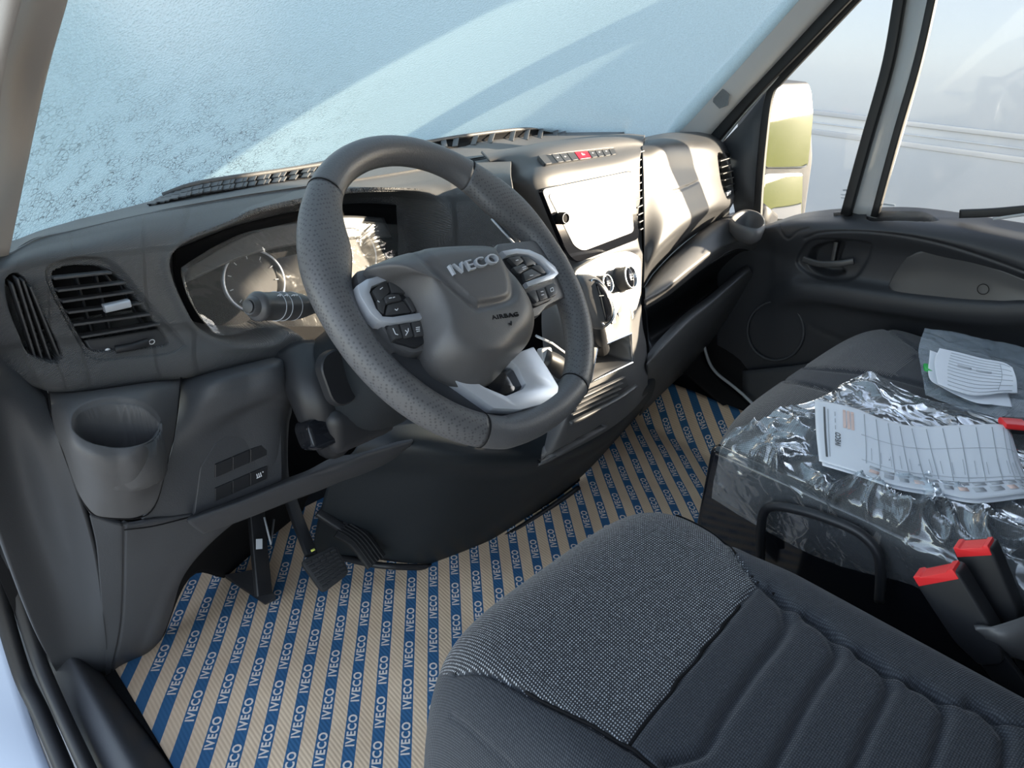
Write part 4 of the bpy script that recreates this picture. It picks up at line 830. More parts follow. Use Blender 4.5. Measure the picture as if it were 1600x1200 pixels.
pedal_pad('pedal_pad', [(468, 878), (524, 852), (547, 895), (504, 928)], [.385, .375, .325, .33], 0, bp_, 7, 5)
obj('pedal_arm', *bar([at(487, 868, .385), at(466, 815, .46), at(450, 770, .52), at(440, 740, .56)], .026, .010, upv=(.2, -.8, .5)), M['black'], bp_, sharp=40)
obj('arm_clip', *bar([at(486, 861, .372), at(492, 858, .370)], .004, .003), mat('yellow_clip', (.55, .6, .12), .5), bp_)
ap = thing('accelerator_pedal', at(580, 880, .36), 'long curved black accelerator pedal right of the brake pedal', 'pedal')
Pa = cr([at(497, 800, .46), at(530, 822, .43), (at(560, 842, .40)), at(588, 878, .36)], 24)
obj('pedal_pad', *bar(Pa[8:], .048, .012, upv=(-.1, -.7, .7), r=.4), M['rubber'], ap, sharp=40)
for k in range(-2, 3): obj('tread_bar', *bar([p+np.array([.76, .3, .5])*0+np.array([k*.0085*.8, k*.0085*-.1, k*.0085*.1])+np.array([-.0, -.005, .006]) for p in Pa[9:]], .003, .003, upv=(-.1, -.7, .7)), M['rubber'], ap, sharp=40)
obj('pedal_arm', *bar(Pa[:10], .020, .014, upv=(-.1, -.7, .7), r=.4), M['black'], ap, sharp=40)
fb = thing('footrest_bracket', at(412, 935, 0, 'Z'), 'black upright metal bracket with a white sticker left of the pedals', 'bracket')
obj('post', *bar([at(400, 800, .53), at(405, 860, .49), at(412, 930, .44)], .034, .012, upv=(.2, -1, .2)), M['black'], fb, sharp=40)
obj('base_plate', [at(352, 898, .012, 'Z'), at(395, 890, .05, 'Z'), at(431, 932, .03, 'Z'), at(414, 943, .006, 'Z'), at(352, 903, .0, 'Z'), at(395, 899, .0, 'Z'), at(431, 938, .0, 'Z'), at(414, 946, .0, 'Z')], [(0, 1, 2, 3), (4, 7, 6, 5), (0, 4, 5, 1), (1, 5, 6, 2), (2, 6, 7, 3), (3, 7, 4, 0)], M['black'], fb, smooth=False)
obj('sticker', *bar([at(405, 842, .488), at(405, 858, .478)], .014, .0015, upv=(.2, -1, .2)), M['paper'], fb, smooth=False)
obj('brace', *tube([at(413, 808, .50), at(423, 850, .47), at(428, 812, .52)], .0022, 6), M['ink'], fb)
# ================================================================= SEATS
def seat_grid(xc, hw, yf, yb, zt, nu, nv, bol=.012, tilt=.02, drop=.13, corner=.06, fr_r=1.0):
    prof = [(yf-.035, zt-.135), (yf+.004, zt-.11), (yf+.016, zt-.07), (yf+.004, zt-.03), (yf-.030, zt-.004), (yf-.075, zt+.004), (yf-.16, zt-.002)]
    L_ = yf-.16-yb
    for k in range(1, 8): prof.append((yf-.16-L_*k/7, zt-.002-tilt*k/7))
    pr_ = cr([np.array(p) for p in prof], nv); G = np.zeros((nv, nu, 3))
    for j in range(nu):
        t = -1+2*j/(nu-1); s_ = math.sin(t*math.pi/2)*.5+t*.5; a = abs(s_)
        for i in range(nv):
            y, z = pr_[i]; bw = sm(np.array((yf-.10-y)/.12)); 
            dz = -drop*a**9+bol*math.exp(-((a-.78)/.16)**2)*bw; G[i, j] = (xc+hw*s_*(1-.02*(1-bw)), y-corner*a**4*(1-bw*.0), z+dz)
    return G
def seatpart(name, G, classes, mats, parent, feats=()):
    px0 = prj(G)
    for f in feats: G = f(G)
    uv = griduv(G); vs, fs = slab(G, .02); nv, nu, _ = G.shape; P = prj(np.array(vs)); fm = []
    cen = np.array([P[list(f)].mean(0) for f in fs]); fm = np.zeros(len(fs), int); half = (nv-1)*(nu-1)*2
    for ci, poly in classes:
        d = sdf(cen[:half], np.array(poly, float)); fm[:half][d > 0] = ci
    return fixn(obj(name, vs, fs, mats, parent, uvs=uv+uv, fm=fm.tolist()))
ds_ = thing('driver_seat', (-.40, -.45, 0), 'black cloth driver seat with dotted insert on its front roll and ribbed cushion', 'seat')
DN = (0, 0, -1)
INS = [(714, 1052), (744, 1050), (774, 1057), (837, 1091), (912, 1129), (980, 1168), (1000, 1140), (1100, 1015), (1184, 912), (1165, 888), (1140, 853), (1110, 822), (1082, 804), (1040, 780), (860, 860), (640, 1060)]
seams = [[(714, 1052), (744, 1050), (774, 1057), (837, 1091), (912, 1129), (980, 1168), (1010, 1188), (1040, 1215)], [(980, 1168), (1040, 1090), (1110, 1003), (1184, 912)], [(1056, 797), (1082, 804), (1110, 822), (1140, 853), (1165, 888), (1184, 912), (1210, 929), (1240, 948), (1285, 976), (1330, 1010), (1375, 1040), (1450, 1078), (1532, 1111), (1610, 1135)]]
chan = [[(1205, 922), (1221, 939), (1229, 961), (1225, 987), (1180, 1047), (1131, 1119), (1112, 1156), (1094, 1175), (1040, 1190)], [(1262, 962), (1289, 980), (1306, 1010), (1304, 1032), (1277, 1070), (1240, 1137), (1200, 1215)],
        [(1345, 1020), (1375, 1040), (1388, 1066), (1386, 1085), (1360, 1137), (1328, 1215)], [(1425, 1066), (1450, 1077), (1475, 1104), (1476, 1122), (1465, 1160), (1448, 1215)], [(1515, 1098), (1536, 1107), (1570, 1145), (1572, 1167), (1568, 1215)]]
G = seat_grid(-.395, .255, -.135, -.80, .455, 200, 260, bol=.010, tilt=.0, drop=.14)
feats = [groove(s, .005, 4.0, dirv=DN) for s in seams]+[groove(s, .009, 9.0, dirv=DN) for s in chan]+[groove([(704, 1121), (740, 1145), (800, 1200)], .003, 3, dirv=(1, -.3, 0))]
cu_ = seatpart('seat_cushion', G, [(1, INS)], [M['cloth'], M['cloth_dot']], ds_, feats)
def stitch(G, line, par, r=.0021):
    P = prj(G); pts = []
    for q in cr([np.array(p, float) for p in line], 46):
        if q[0] > 1640 or q[1] > 1240: continue
        d = np.abs(P-q).sum(-1); k = np.unravel_index(np.argmin(d), d.shape); pts.append(G[k]+np.array([0, 0, .0006]))
    pts = np.array(pts)
    for _ in range(2): pts[1:-1] = (pts[:-2]+2*pts[1:-1]+pts[2:])/4
    return obj('seam', *tube(list(pts), r, 6), M['deep'], par)
def seam_thread(line, z, par):
    pts = [at(p[0], p[1], z, 'Z') for p in line]; return obj('seam', *tube(cr(pts, 40), .0008, 5), M['deep'], par)
G_ = G
for f in feats: G_ = f(G_)
for s in seams[:2]+[seams[2][:7]]: stitch(G_, s, cu_)
sheet('recliner_cover', [[(1524, 984, .445, 'Z'), (1560, 976, .46, 'Z'), (1640, 950, .48, 'Z')], [(1540, 998, .43, 'Z'), (1575, 1000, .45, 'Z'), (1640, 985, .46, 'Z')], [(1562, 1022, .40, 'Z'), (1600, 1035, .40, 'Z'), (1650, 1050, .40, 'Z')]], 20, 14, M['plastic'], ds_, th=.006)
obj('seat_base', *rbox(-.60, -.20, -.74, -.24, .06, .30, .03), M['black'], ds_)
for x in (-.56, -.24): obj('seat_rail', *rbox(x-.02, x+.02, -.78, -.20, .003, .05, .006), M['black'], ds_)
def backrest(xc, hw, par, z0=.50, dy=0):
    Gb = np.zeros((40, 30, 3))
    for i in range(40):
        for j in range(30):
            s_ = -1+2*j/29; t = i/39; h = z0-.06+.60*t; w_ = hw*(1-.12*t); Gb[i, j] = (xc+w_*s_, -.59+dy-.16*t+.05*abs(s_)**3-.02*math.sin(t*math.pi), h-.04*abs(s_)**6*t)
    vf = slab(Gb, .09); return fixn(obj('backrest', vf[0], vf[1], M['cloth'], par))
backrest(-.395, .25, ds_, dy=-.15)
# passenger bench
pb = thing('passenger_bench', (.42, -.45, 0), 'black and grey cloth double passenger bench half covered in clear film', 'seat')
G = seat_grid(.415, .415, -.10, -.80, .455, 230, 150, bol=.004, tilt=.0, drop=.10, corner=.05)
GA = [(1100, 740), (1112, 700), (1135, 662), (1180, 625), (1227, 594), (1262, 601), (1299, 611), (1262, 650), (1232, 690), (1190, 740)]
GB = [(1258, 573), (1285, 540), (1330, 505), (1345, 500), (1385, 512), (1434, 549), (1420, 568), (1397, 590), (1340, 580)]
fe = [groove([(1227, 594), (1262, 601), (1299, 611), (1340, 630)], .006, 3, dirv=DN), groove([(1258, 573), (1340, 581), (1397, 590), (1450, 604)], .006, 3, dirv=DN), groove([(1375, 506), (1410, 530), (1434, 549), (1416, 572), (1397, 590)], .004, 2.5, dirv=DN), groove([(1434, 549), (1470, 560), (1500, 575)], .004, 3, dirv=DN)]
seatpart('seat_cushion', G, [(1, GA), (1, GB)], [M['cloth'], M['cloth_grey']], pb, fe)
obj('seat_base', *rbox(.02, .80, -.78, -.20, .003, .375, .02), M['black'], pb)
backrest(.20, .19, pb); backrest(.62, .19, pb)
# side shell of the bench that faces the driver seat
obj('side_shell', *rbox(-.004, .022, -.80, -.135, .12, .44, .012), M['gloss'], pb)
# black grab handle between the seats
hb = top('grab_handle', *tube(cr([at(1188, 880, -.035, 'X'), at(1189, 830, -.035, 'X'), at(1194, 800, -.035, 'X'), at(1212, 791, -.035, 'X'), at(1260, 800, -.035, 'X'), at(1318, 820, -.035, 'X'), at(1350, 838, -.035, 'X'), at(1370, 862, -.035, 'X'), at(1376, 890, -.035, 'X'), at(1374, 940, -.035, 'X')], 60), .0072, 14), M['black'], label='bent black tube grab handle between driver seat and bench', cat='handle')
# ---------------------------------------------------------------- seat belt buckles
def buckle(P, X, label, lean=(0, 0, -1)):
    """P: four corners of the top as seen, then the length"""
    a, b = at(P[0][0], P[0][1], X, 'X'), at(P[1][0], P[1][1], X, 'X'); d = at(P[2][0], P[2][1], X, 'X')
    W_ = np.linalg.norm(b-a); fr = Frame((a+b)/2, b-a, (a+b)/2-d); o = thing('seat_belt_buckle', fr.P(0, -.11), label, 'buckle', group='seat belt buckles')
    obj('buckle_body', *ex(fr, rpoly([(-W_/2, 0), (W_/2, 0), (W_/2*.92, -.085), (W_/2*.5, -.12), (-W_/2*.5, -.12), (-W_/2*.92, -.085)], .008), -.014, .012, .004, 3), M['black'], o, sharp=50)
    obj('release_button', *ex(fr, rpoly([(-W_/2*.88, -.010), (-W_/2*.88, .003), (-W_/2*.62, .003), (-W_/2*.56, .0008), (W_/2*.56, .0008), (W_/2*.62, .003), (W_/2*.88, .003), (W_/2*.88, -.010)], .001), -.010, .0128, .001), M['red'], o, sharp=40, label='red release button')
    obj('webbing', *bar([fr.P(0, -.11), fr.P(0, -.17, -.01)], W_*.6, .01, upv=fr.n), M['black'], o, smooth=False)
    return o
buckle([(1430, 898), (1500, 884), (1485, 1010)], -.10, 'red and black buckle nearest the driver seat cushion')
buckle([(1492, 852), (1553, 848), (1560, 960)], -.055, 'red and black buckle standing upright against the film covered bench')
b3 = thing('seat_belt_buckle', at(1590, 664, .49, 'Z'), 'red topped buckle lying on the bench beyond the printed form', 'buckle', group='seat belt buckles')
obj('buckle_body', *bar([at(1572, 664, .50, 'Z'), at(1640, 668, .50, 'Z')], .030, .018), M['black'], b3, sharp=40)
obj('release_button', *bar([at(1566, 661, .508, 'Z'), at(1600, 664, .508, 'Z')], .026, .010, r=.4), M['red'], b3, sharp=40)
# ---------------------------------------------------------------- film over the bench
from mathutils import noise
def wr(p, s=14, a=1): return a*(noise.noise(Vector(p)*s)+.5*noise.noise(Vector(p)*s*2.3+Vector((3, 1, 7))))
def ridged(p, s): return 1-abs(noise.noise(Vector(p)*s))*2
rowsF = [
 [(1278, 624, .478, 'Z'), (1310, 603, .490, 'Z'), (1345, 586, .505, 'Z'), (1364, 581, .512, 'Z'), (1400, 602, .490, 'Z'), (1450, 624, .482, 'Z'), (1520, 640, .482, 'Z'), (1590, 665, .482, 'Z'), (1680, 700, .482, 'Z')],
 [(1225, 642, .475, 'Z'), (1280, 640, .482, 'Z'), (1330, 640, .490, 'Z'), (1372, 646, .492, 'Z'), (1420, 660, .484, 'Z'), (1480, 685, .482, 'Z'), (1550, 705, .482, 'Z'), (1620, 730, .482, 'Z'), (1700, 760, .482, 'Z')],
 [(1180, 662, .474, 'Z'), (1245, 668, .476, 'Z'), (1300, 690, .476, 'Z'), (1360, 710, .476, 'Z'), (1420, 730, .476, 'Z'), (1490, 750, .476, 'Z'), (1560, 770, .476, 'Z'), (1630, 790, .476, 'Z'), (1710, 820, .476, 'Z')],
 [(1138, 684, .462, 'Z'), (1185, 700, .470, 'Z'), (1235, 728, .470, 'Z'), (1290, 752, .470, 'Z'), (1350, 775, .470, 'Z'), (1420, 800, .470, 'Z'), (1500, 825, .470, 'Z'), (1580, 850, .470, 'Z'), (1680, 890, .470, 'Z')],
 [(1128, 706, -.012, 'X'), (1172, 728, -.014, 'X'), (1225, 752, -.012, 'X'), (1280, 782, -.016, 'X'), (1345, 812, -.014, 'X'), (1415, 845, -.016, 'X'), (1500, 880, -.02, 'X'), (1580, 905, -.02, 'X'), (1680, 950, -.02, 'X')],
 [(1118, 745, -.010, 'X'), (1165, 775, -.012, 'X'), (1215, 805, -.012, 'X'), (1280, 840, -.012, 'X'), (1345, 868, -.012, 'X'), (1415, 885, -.014, 'X'), (1500, 925, -.02, 'X'), (1575, 950, -.02, 'X'), (1670, 990, -.02, 'X')],
 [(1113, 777, -.006, 'X'), (1160, 806, -.008, 'X'), (1205, 832, -.010, 'X'), (1275, 868, -.010, 'X'), (1345, 892, -.010, 'X'), (1425, 912, -.012, 'X'), (1500, 955, -.018, 'X'), (1570, 985, -.02, 'X'), (1660, 1030, -.02, 'X')]]
G = surf(rowsF, 260, 150); N_ = gnorm(G)
for i in range(G.shape[0]):
    for j in range(G.shape[1]):
        p = G[i, j]; q = (p[0]*1.0+noise.noise(Vector(p)*8)*.04, p[1]+noise.noise(Vector(p)*7+Vector((9, 2, 4)))*.04, p[2])
        e = sm(np.array(min(i, 12)/12)); band = math.exp(-((i/G.shape[0]-.50)/.16)**2)
        a = max(0, ridged(q, 11))**5*.013+max(0, ridged((q[0]+3, q[1], q[2]), 21))**5*.006; a *= 1 if i < 80 else max(.25, 1-(i-80)/40)
        G[i, j] = p+N_[i, j]*(.002+a*(.5+1.3*band))*e
Mf = bpy.data.materials.new('crumpled_clear_film'); Mf.use_nodes = True; N, L = Mf.node_tree.nodes, Mf.node_tree.links; N.clear()
out = N.new('ShaderNodeOutputMaterial'); t_ = N.new('ShaderNodeBsdfTransparent'); t_.inputs[0].default_value = (.93, .96, .98, 1); gl = N.new('ShaderNodeBsdfGlossy'); gl.inputs['Roughness'].default_value = .13; gl.inputs['Color'].default_value = (.9, .95, 1, 1)
lw = N.new('ShaderNodeLayerWeight'); lw.inputs['Blend'].default_value = .42; tc = N.new('ShaderNodeTexCoord'); nz = N.new('ShaderNodeTexNoise'); nz.inputs['Scale'].default_value = 17; nz.inputs['Detail'].default_value = 2; nz.inputs['Distortion'].default_value = 1.2
L.new(tc.outputs['Object'], nz.inputs['Vector']); bp = N.new('ShaderNodeBump'); bp.inputs['Distance'].default_value = .010; bp.inputs['Strength'].default_value = .8; L.new(nz.outputs[0], bp.inputs['Height']); L.new(bp.outputs[0], gl.inputs['Normal']); L.new(bp.outputs[0], lw.inputs['Normal'])
dfw = N.new('ShaderNodeBsdfDiffuse'); dfw.inputs[0].default_value = (.8, .86, .9, 1); tm = N.new('ShaderNodeMixShader'); tm.inputs[0].default_value = .10; L.new(t_.outputs[0], tm.inputs[1]); L.new(dfw.outputs[0], tm.inputs[2])
mx = N.new('ShaderNodeMixShader'); L.new(mathn(N, L, 'ADD', mathn(N, L, 'MULTIPLY', mathn(N, L, 'POWER', lw.outputs['Facing'], 1.4), .8), .08), mx.inputs[0]); L.new(tm.outputs[0], mx.inputs[1]); L.new(gl.outputs[0], mx.inputs[2]); L.new(mx.outputs[0], out.inputs[0]); M['clear'] = Mf
vs, fs = gridvf(G); top('plastic_film', vs, fs, M['clear'], label='crumpled clear plastic film draped over the bench edge under the printed form', cat='plastic film')
# dark unit under the film edge: hem line
# clear bag under the second document
G = surf([[(1445, 513, .50, 'Z'), (1500, 522, .50, 'Z'), (1560, 535, .50, 'Z'), (1620, 550, .50, 'Z')], [(1435, 545, .485, 'Z'), (1500, 560, .49, 'Z'), (1560, 580, .49, 'Z'), (1620, 600, .49, 'Z')], [(1440, 585, .478, 'Z'), (1500, 605, .485, 'Z'), (1560, 628, .485, 'Z'), (1625, 645, .485, 'Z')], [(1446, 617, .474, 'Z'), (1500, 640, .478, 'Z'), (1560, 660, .478, 'Z'), (1630, 680, .478, 'Z')]], 60, 50)
for i in range(50):
    for j in range(60): G[i, j][2] += abs(wr(G[i, j], 18, .006))
bgm = film('bag_plastic', .68, (.55, .66, .75), bump=(22, .01), rough=.2)
vs, fs = gridvf(G); top('plastic_bag', vs, fs, bgm, label='clear plastic bag lying under the smaller folded document', cat='plastic bag')
vs, fs = gridvf(surf([[(1540, 1010, .46, 'Z'), (1575, 1000, .50, 'Z'), (1640, 985, .52, 'Z')], [(1552, 1022, .44, 'Z'), (1590, 1030, .45, 'Z'), (1640, 1050, .46, 'Z')]], 20, 10))
# ---------------------------------------------------------------- papers
def paper(name, rows_, label, cat, nu=60, nv=30, lines=(), group=None):
    G = surf(rows_, nu, nv); G_ = G.copy()
    nrm = gnorm(G); 
    def at_(s_, t, h=.0006):
        x, y = s_*(nu-1), t*(nv-1); j, i = min(int(x), nu-2), min(int(y), nv-2); fx, fy = x-j, y-i
        p = (G[i, j]*(1-fx)+G[i, j+1]*fx)*(1-fy)+(G[i+1, j]*(1-fx)+G[i+1, j+1]*fx)*fy; return p+nrm[i, j]*h
    mb = MB(); mb.add(slab(G, .0006), 0)
    for (s0, t0, s1, t1, w_, k) in lines:
        n = max(2, int(12*max(abs(s1-s0), abs(t1-t0)))+2)
        P = [at_(s0+(s1-s0)*q, t0+(t1-t0)*q) for q in np.linspace(0, 1, n)]
        mb.add(bar(P, w_, .0004, upv=(0, 0, 1), r=.1), k)
    return top(name, mb.v, mb.f, [M['paper'], M['ink'], M['ink_orange'], M['ink_dark']], fm=mb.m, label=label, cat=cat, group=group), at_
rp = [[(1273, 624, .500, 'Z'), (1333, 637, .503, 'Z'), (1383, 656, .500, 'Z'), (1433, 666, .497, 'Z'), (1500, 664, .503, 'Z'), (1563, 663, .507, 'Z'), (1578, 674, .502, 'Z')],
 [(1275, 672, .498, 'Z'), (1335, 690, .498, 'Z'), (1390, 708, .496, 'Z'), (1445, 716, .494, 'Z'), (1510, 716, .498, 'Z'), (1572, 716, .500, 'Z'), (1592, 722, .496, 'Z')],
 [(1280, 720, .488, 'Z'), (1334, 736, .490, 'Z'), (1396, 757, .490, 'Z'), (1460, 768, .490, 'Z'), (1520, 779, .490, 'Z'), (1590, 772, .492, 'Z'), (1615, 770, .488, 'Z')]]
ln = [(.04, .10, .04, .90, .003, 3), (.055, .12, .055, .88, .0012, 1)]
for k in range(12): ln.append((.22+k*.063, .05, .22+k*.063, .80, .0010, 1))
ln += [(.24, .84, .97, .80, .0010, 1), (.20, .36, .97, .36, .0006, 1), (.20, .76, .98, .76, .0006, 1)]
for k in range(11): ln.append((.235+k*.063, .90, .275+k*.063, .90, .0085, 1 if k % 3 else 2))
for k in range(16): ln.append((.245+k*.045, .52+.02*(k % 3), .245+k*.045, .72, .0005, 1))
for k in range(3): ln.append((.125+k*.018, .08, .125+k*.018, .34, .0045, 2))
for k in range(4): ln.append((.085, .14+k*.1, .085, .20+k*.1, .0009, 1))
for k in range(11): ln.append((.235+k*.063, .835, .28+k*.063, .835, .005, 1))
rp2 = [[(p[0]+(2 if i == 0 else 5), p[1]+(1 if i == 0 else 7*min(1, i)), p[2]-.004, 'Z') for p in r] for i, r in enumerate(rp)]
M['ink'].node_tree.nodes['Principled BSDF'].inputs['Base Color'].default_value = (.40, .43, .47, 1)
paper('document', rp2, 'lower sheet peeking out under the large printed form on the bench', 'paper')
doc, pa = paper('document', rp, 'large printed form with ruled table on top of the film covered bench', 'paper', lines=ln)
def text_on(s, sfun, s0, t0, size, rot, name, mt, par):
    vs, fs = text3d(s, size, fr0, 0, 0, 0, .0001, .0003); e = 1e-3; o = sfun(s0, t0); du = sfun(s0+.02, t0)-o; dv = sfun(s0, t0+.02)-o; du /= np.linalg.norm(du); dv /= np.linalg.norm(dv)
    a, b = (du, -dv) if rot == 0 else (-dv, -du)
    return obj(name, [o+a*v[0]+b*v[1]+np.array([0, 0, .0006+v[2]]) for v in vs], fs, mt, par, smooth=False)
text_on('IVECO', pa, .095, .55, .011, 1, 'title', M['ink_dark'], doc)
rd = [[(1468, 544, .515, 'Z'), (1500, 551, .512, 'Z'), (1535, 560, .512, 'Z'), (1567, 566, .515, 'Z'), (1582, 574, .516, 'Z')], [(1460, 565, .505, 'Z'), (1495, 577, .503, 'Z'), (1532, 585, .503, 'Z'), (1572, 590, .508, 'Z'), (1588, 592, .510, 'Z')], [(1465, 600, .496, 'Z'), (1492, 610, .496, 'Z'), (1525, 618, .496, 'Z'), (1565, 614, .498, 'Z'), (1590, 614, .498, 'Z')]]
ln = [(.25, .40, .40, .40, .009, 1), (.45, .42, .60, .42, .007, 1)]+[(.15, .08+.085*k, .9-.2*(k % 2), .08+.085*k, .0012, 1) for k in range(11)]+[(.7, .1, .7, .9, .0008, 1)]
d2, pb_ = paper('document', rd, 'small folded delivery note on the clear bag at the far seat', 'paper', lines=ln)
rd2 = [[(1453, 547, .506, 'Z'), (1490, 560, .503, 'Z'), (1530, 570, .503, 'Z'), (1560, 575, .503, 'Z')], [(1452, 590, .492, 'Z'), (1492, 612, .49, 'Z'), (1530, 625, .49, 'Z'), (1578, 622, .49, 'Z')], [(1480, 608, .49, 'Z'), (1500, 616, .488, 'Z'), (1540, 630, .488, 'Z'), (1582, 636, .488, 'Z')]]
paper('document', rd2, 'lower leaf sticking out beneath the small folded delivery note', 'paper')
gt = top('green_tag', *ex(Frame(at(1452, 577, .492, 'Z'), (1, .4, 0), (-.4, 1, .1)), rrect(0, 0, .03, .02, .004), 0, .004, .001), M['green'], label='small green plastic tag beside the folded delivery note', cat='tag', sharp=40)
# ================================================================= PASSENGER DOOR
dr = thing('door_1', (.80, .0, .2), 'black passenger door trim with recessed handle and armrest', 'door', kind='structure')
XS = [1120, 1188, 1215, 1250, 1300, 1360, 1430, 1500, 1560, 1650]
def R(py, X):
    r = [(x, y, xx, 'X') for x, y, xx in zip(XS, [py[0]]+list(py), [X[0]]+list(X) if hasattr(X, '__len__') else [X]*10)]; e = at(*r[-1]); return r+[np.array([e[0], -.70, e[2]+.01]), np.array([e[0], -.95, e[2]+.01])]
rowsD = [R([352, 345, 334, 327, 324, 324, 332, 342, 356], .870),
 R([356, 350, 341, 337, 336, 337, 345, 356, 371], .835),
 R([362, 358, 350, 347, 347, 349, 358, 370, 388], [.83, .82, .805, .80, .798, .795, .79, .785, .78]),
 R([378, 376, 366, 361, 361, 365, 378, 394, 418], [.835, .815, .79, .78, .775, .77, .765, .76, .755]),
 R([400, 398, 380, 370, 370, 378, 394, 412, 440], [.835, .82, .795, .785, .78, .775, .77, .765, .76]),
 R([425, 418, 402, 396, 396, 404, 418, 432, 455], [.835, .825, .812, .81, .808, .80, .79, .785, .78]),
 R([450, 440, 430, 430, 436, 446, 455, 460, 470], [.835, .825, .812, .81, .808, .80, .79, .785, .78]),
 R([466, 456, 448, 450, 458, 468, 475, 478, 482], [.835, .815, .79, .78, .775, .77, .765, .76, .755]),
 R([482, 472, 466, 472, 482, 492, 500, 503, 508], [.835, .815, .79, .78, .775, .77, .765, .76, .755]),
 R([505, 495, 490, 492, 500, 512, 524, 530, 540], [.835, .83, .825, .815, .81, .80, .795, .79, .79]),
 R([560, 560, 560, 565, 570, 580, 590, 600, 620], .835),
 R([640, 640, 645, 655, 665, 680, 700, 720, 740], .835),
 R([720, 720, 730, 745, 760, 780, 810, 830, 850], .835)]
RECH = [(1243, 412), (1250, 390), (1264, 375), (1290, 371), (1355, 377), (1362, 392), (1350, 420), (1332, 438), (1300, 442), (1262, 430)]
M['door'] = mat('door_plastic', (.028, .030, .035), .5, .45, bump=('noise', 700, .0005, .5), var=.06)
dp = sheet('door_panel', rowsD, 250, 190, M['door'], dr, th=.006, feats=[
  recess([(1355, 334), (1362, 329), (1400, 330), (1440, 331), (1460, 341), (1458, 346), (1400, 345), (1360, 345)], .035, 3, dirv=(.1, 0, -1)),
  recess(RECH, .008, 4, dirv=(1, 0, 0)), recess([(1262, 410), (1268, 388), (1290, 378), (1320, 378), (1310, 410), (1322, 425), (1300, 432), (1275, 425)], .035, 5, dirv=(1, 0, 0)),
  groove([(1218, 352), (1222, 365), (1232, 373), (1246, 362), (1262, 357)], .003, 1.8, dirv=(1, 0, 0)), groove([(1258, 372), (1282, 364), (1333, 362), (1400, 367), (1467, 380), (1533, 400), (1610, 428)], .004, 2.5, dirv=(1, 0, 0)),
  groove([(1266, 510), (1290, 520), (1330, 535), (1350, 520)], .003, 2, dirv=(1, 0, 0))])
G = surf([[(1418, 402, .797, 'X'), (1440, 392, .795, 'X'), (1470, 390, .792, 'X'), (1533, 408, .784, 'X'), (1640, 452, .776, 'X')], [(1400, 424, .803, 'X'), (1440, 425, .798, 'X'), (1480, 428, .793, 'X'), (1540, 440, .784, 'X'), (1640, 470, .776, 'X')], [(1389, 446, .800, 'X'), (1400, 458, .790, 'X'), (1450, 468, .785, 'X'), (1530, 474, .778, 'X'), (1640, 482, .770, 'X')]], 50, 20)
ai = fixn(obj('armrest_insert', *slab(G-np.array([.006, 0, 0]), .006), M['plastic_smooth'], dr))
obj('insert_cap', *tube([at(1536+9*math.cos(t), 452+8*math.sin(t), .768, 'X') for t in np.linspace(0, 2*math.pi, 24, endpoint=False)], .0008, 5, closed=True), M['deep'], ai)
hp = obj('door_handle', *bar(cr([at(1256, 405, .800, 'X'), at(1280, 412, .792, 'X'), at(1310, 412, .790, 'X'), at(1334, 408, .797, 'X')], 20), .012, .016, upv=(0, 0, 1), r=.4), M['plastic_smooth'], dr, sharp=40)
obj('handle_pivot', *bar([at(1308, 378, .806, 'X'), at(1302, 408, .800, 'X')], .012, .018, upv=(1, 0, 0)), M['black'], dr, sharp=40)
obj('lock_button', *bar([at(1304, 334, .842, 'X'), at(1326, 332, .842, 'X')], .012, .008, upv=(0, 0, 1)), M['black'], dr, sharp=40)
spk = obj('speaker_grille', *tube([at(1212+44*math.cos(t), 517+46*math.sin(t), .829, 'X') for t in np.linspace(0, 2*math.pi, 50, endpoint=False)], .004, 8, closed=True), M['plastic_low'], dr)
obj('door_pocket', *sheet_vf if False else slab(surf([[(1160, 580, .80, 'X'), (1240, 572, .79, 'X'), (1330, 560, .785, 'X'), (1450, 560, .78, 'X')], [(1160, 640, .80, 'X'), (1240, 640, .79, 'X'), (1330, 640, .785, 'X'), (1450, 650, .78, 'X')]], 20, 8), .01), M['plastic_low'], dr)
# white painted sill seam by the passenger door, side wall below the dash
struct(obj('trim_5', *tube(cr([at(1098, 530, .80, 'X'), at(1107, 563, .79, 'X'), at(1120, 583, .78, 'X'), at(1150, 607, .775, 'X'), at(1177, 632, .77, 'X'), at(1230, 690, .77, 'X')], 30), .0045, 8), M['paint']))
struct(fixn(obj('trim_6', *slab(surf([[(1085, 440, .86, 'X'), (1200, 440, .86, 'X')], [(1092, 540, .83, 'X'), (1190, 560, .84, 'X')], [(1130, 610, .80, 'X'), (1200, 640, .84, 'X')], [(1190, 680, .78, 'X'), (1280, 700, .84, 'X')]], 10, 20), .004), M['deep'])))
struct(obj('trim_7', *slab(surf([[(1040, 560, .75, 'X'), (1048, 568, .75, 'X'), (1090, 600, .755, 'X'), (1160, 660, .76, 'X')], [(1070, 520, .80, 'X'), (1090, 535, .80, 'X'), (1112, 580, .80, 'X'), (1176, 636, .79, 'X')]], 30, 8), .01), M['deep']))
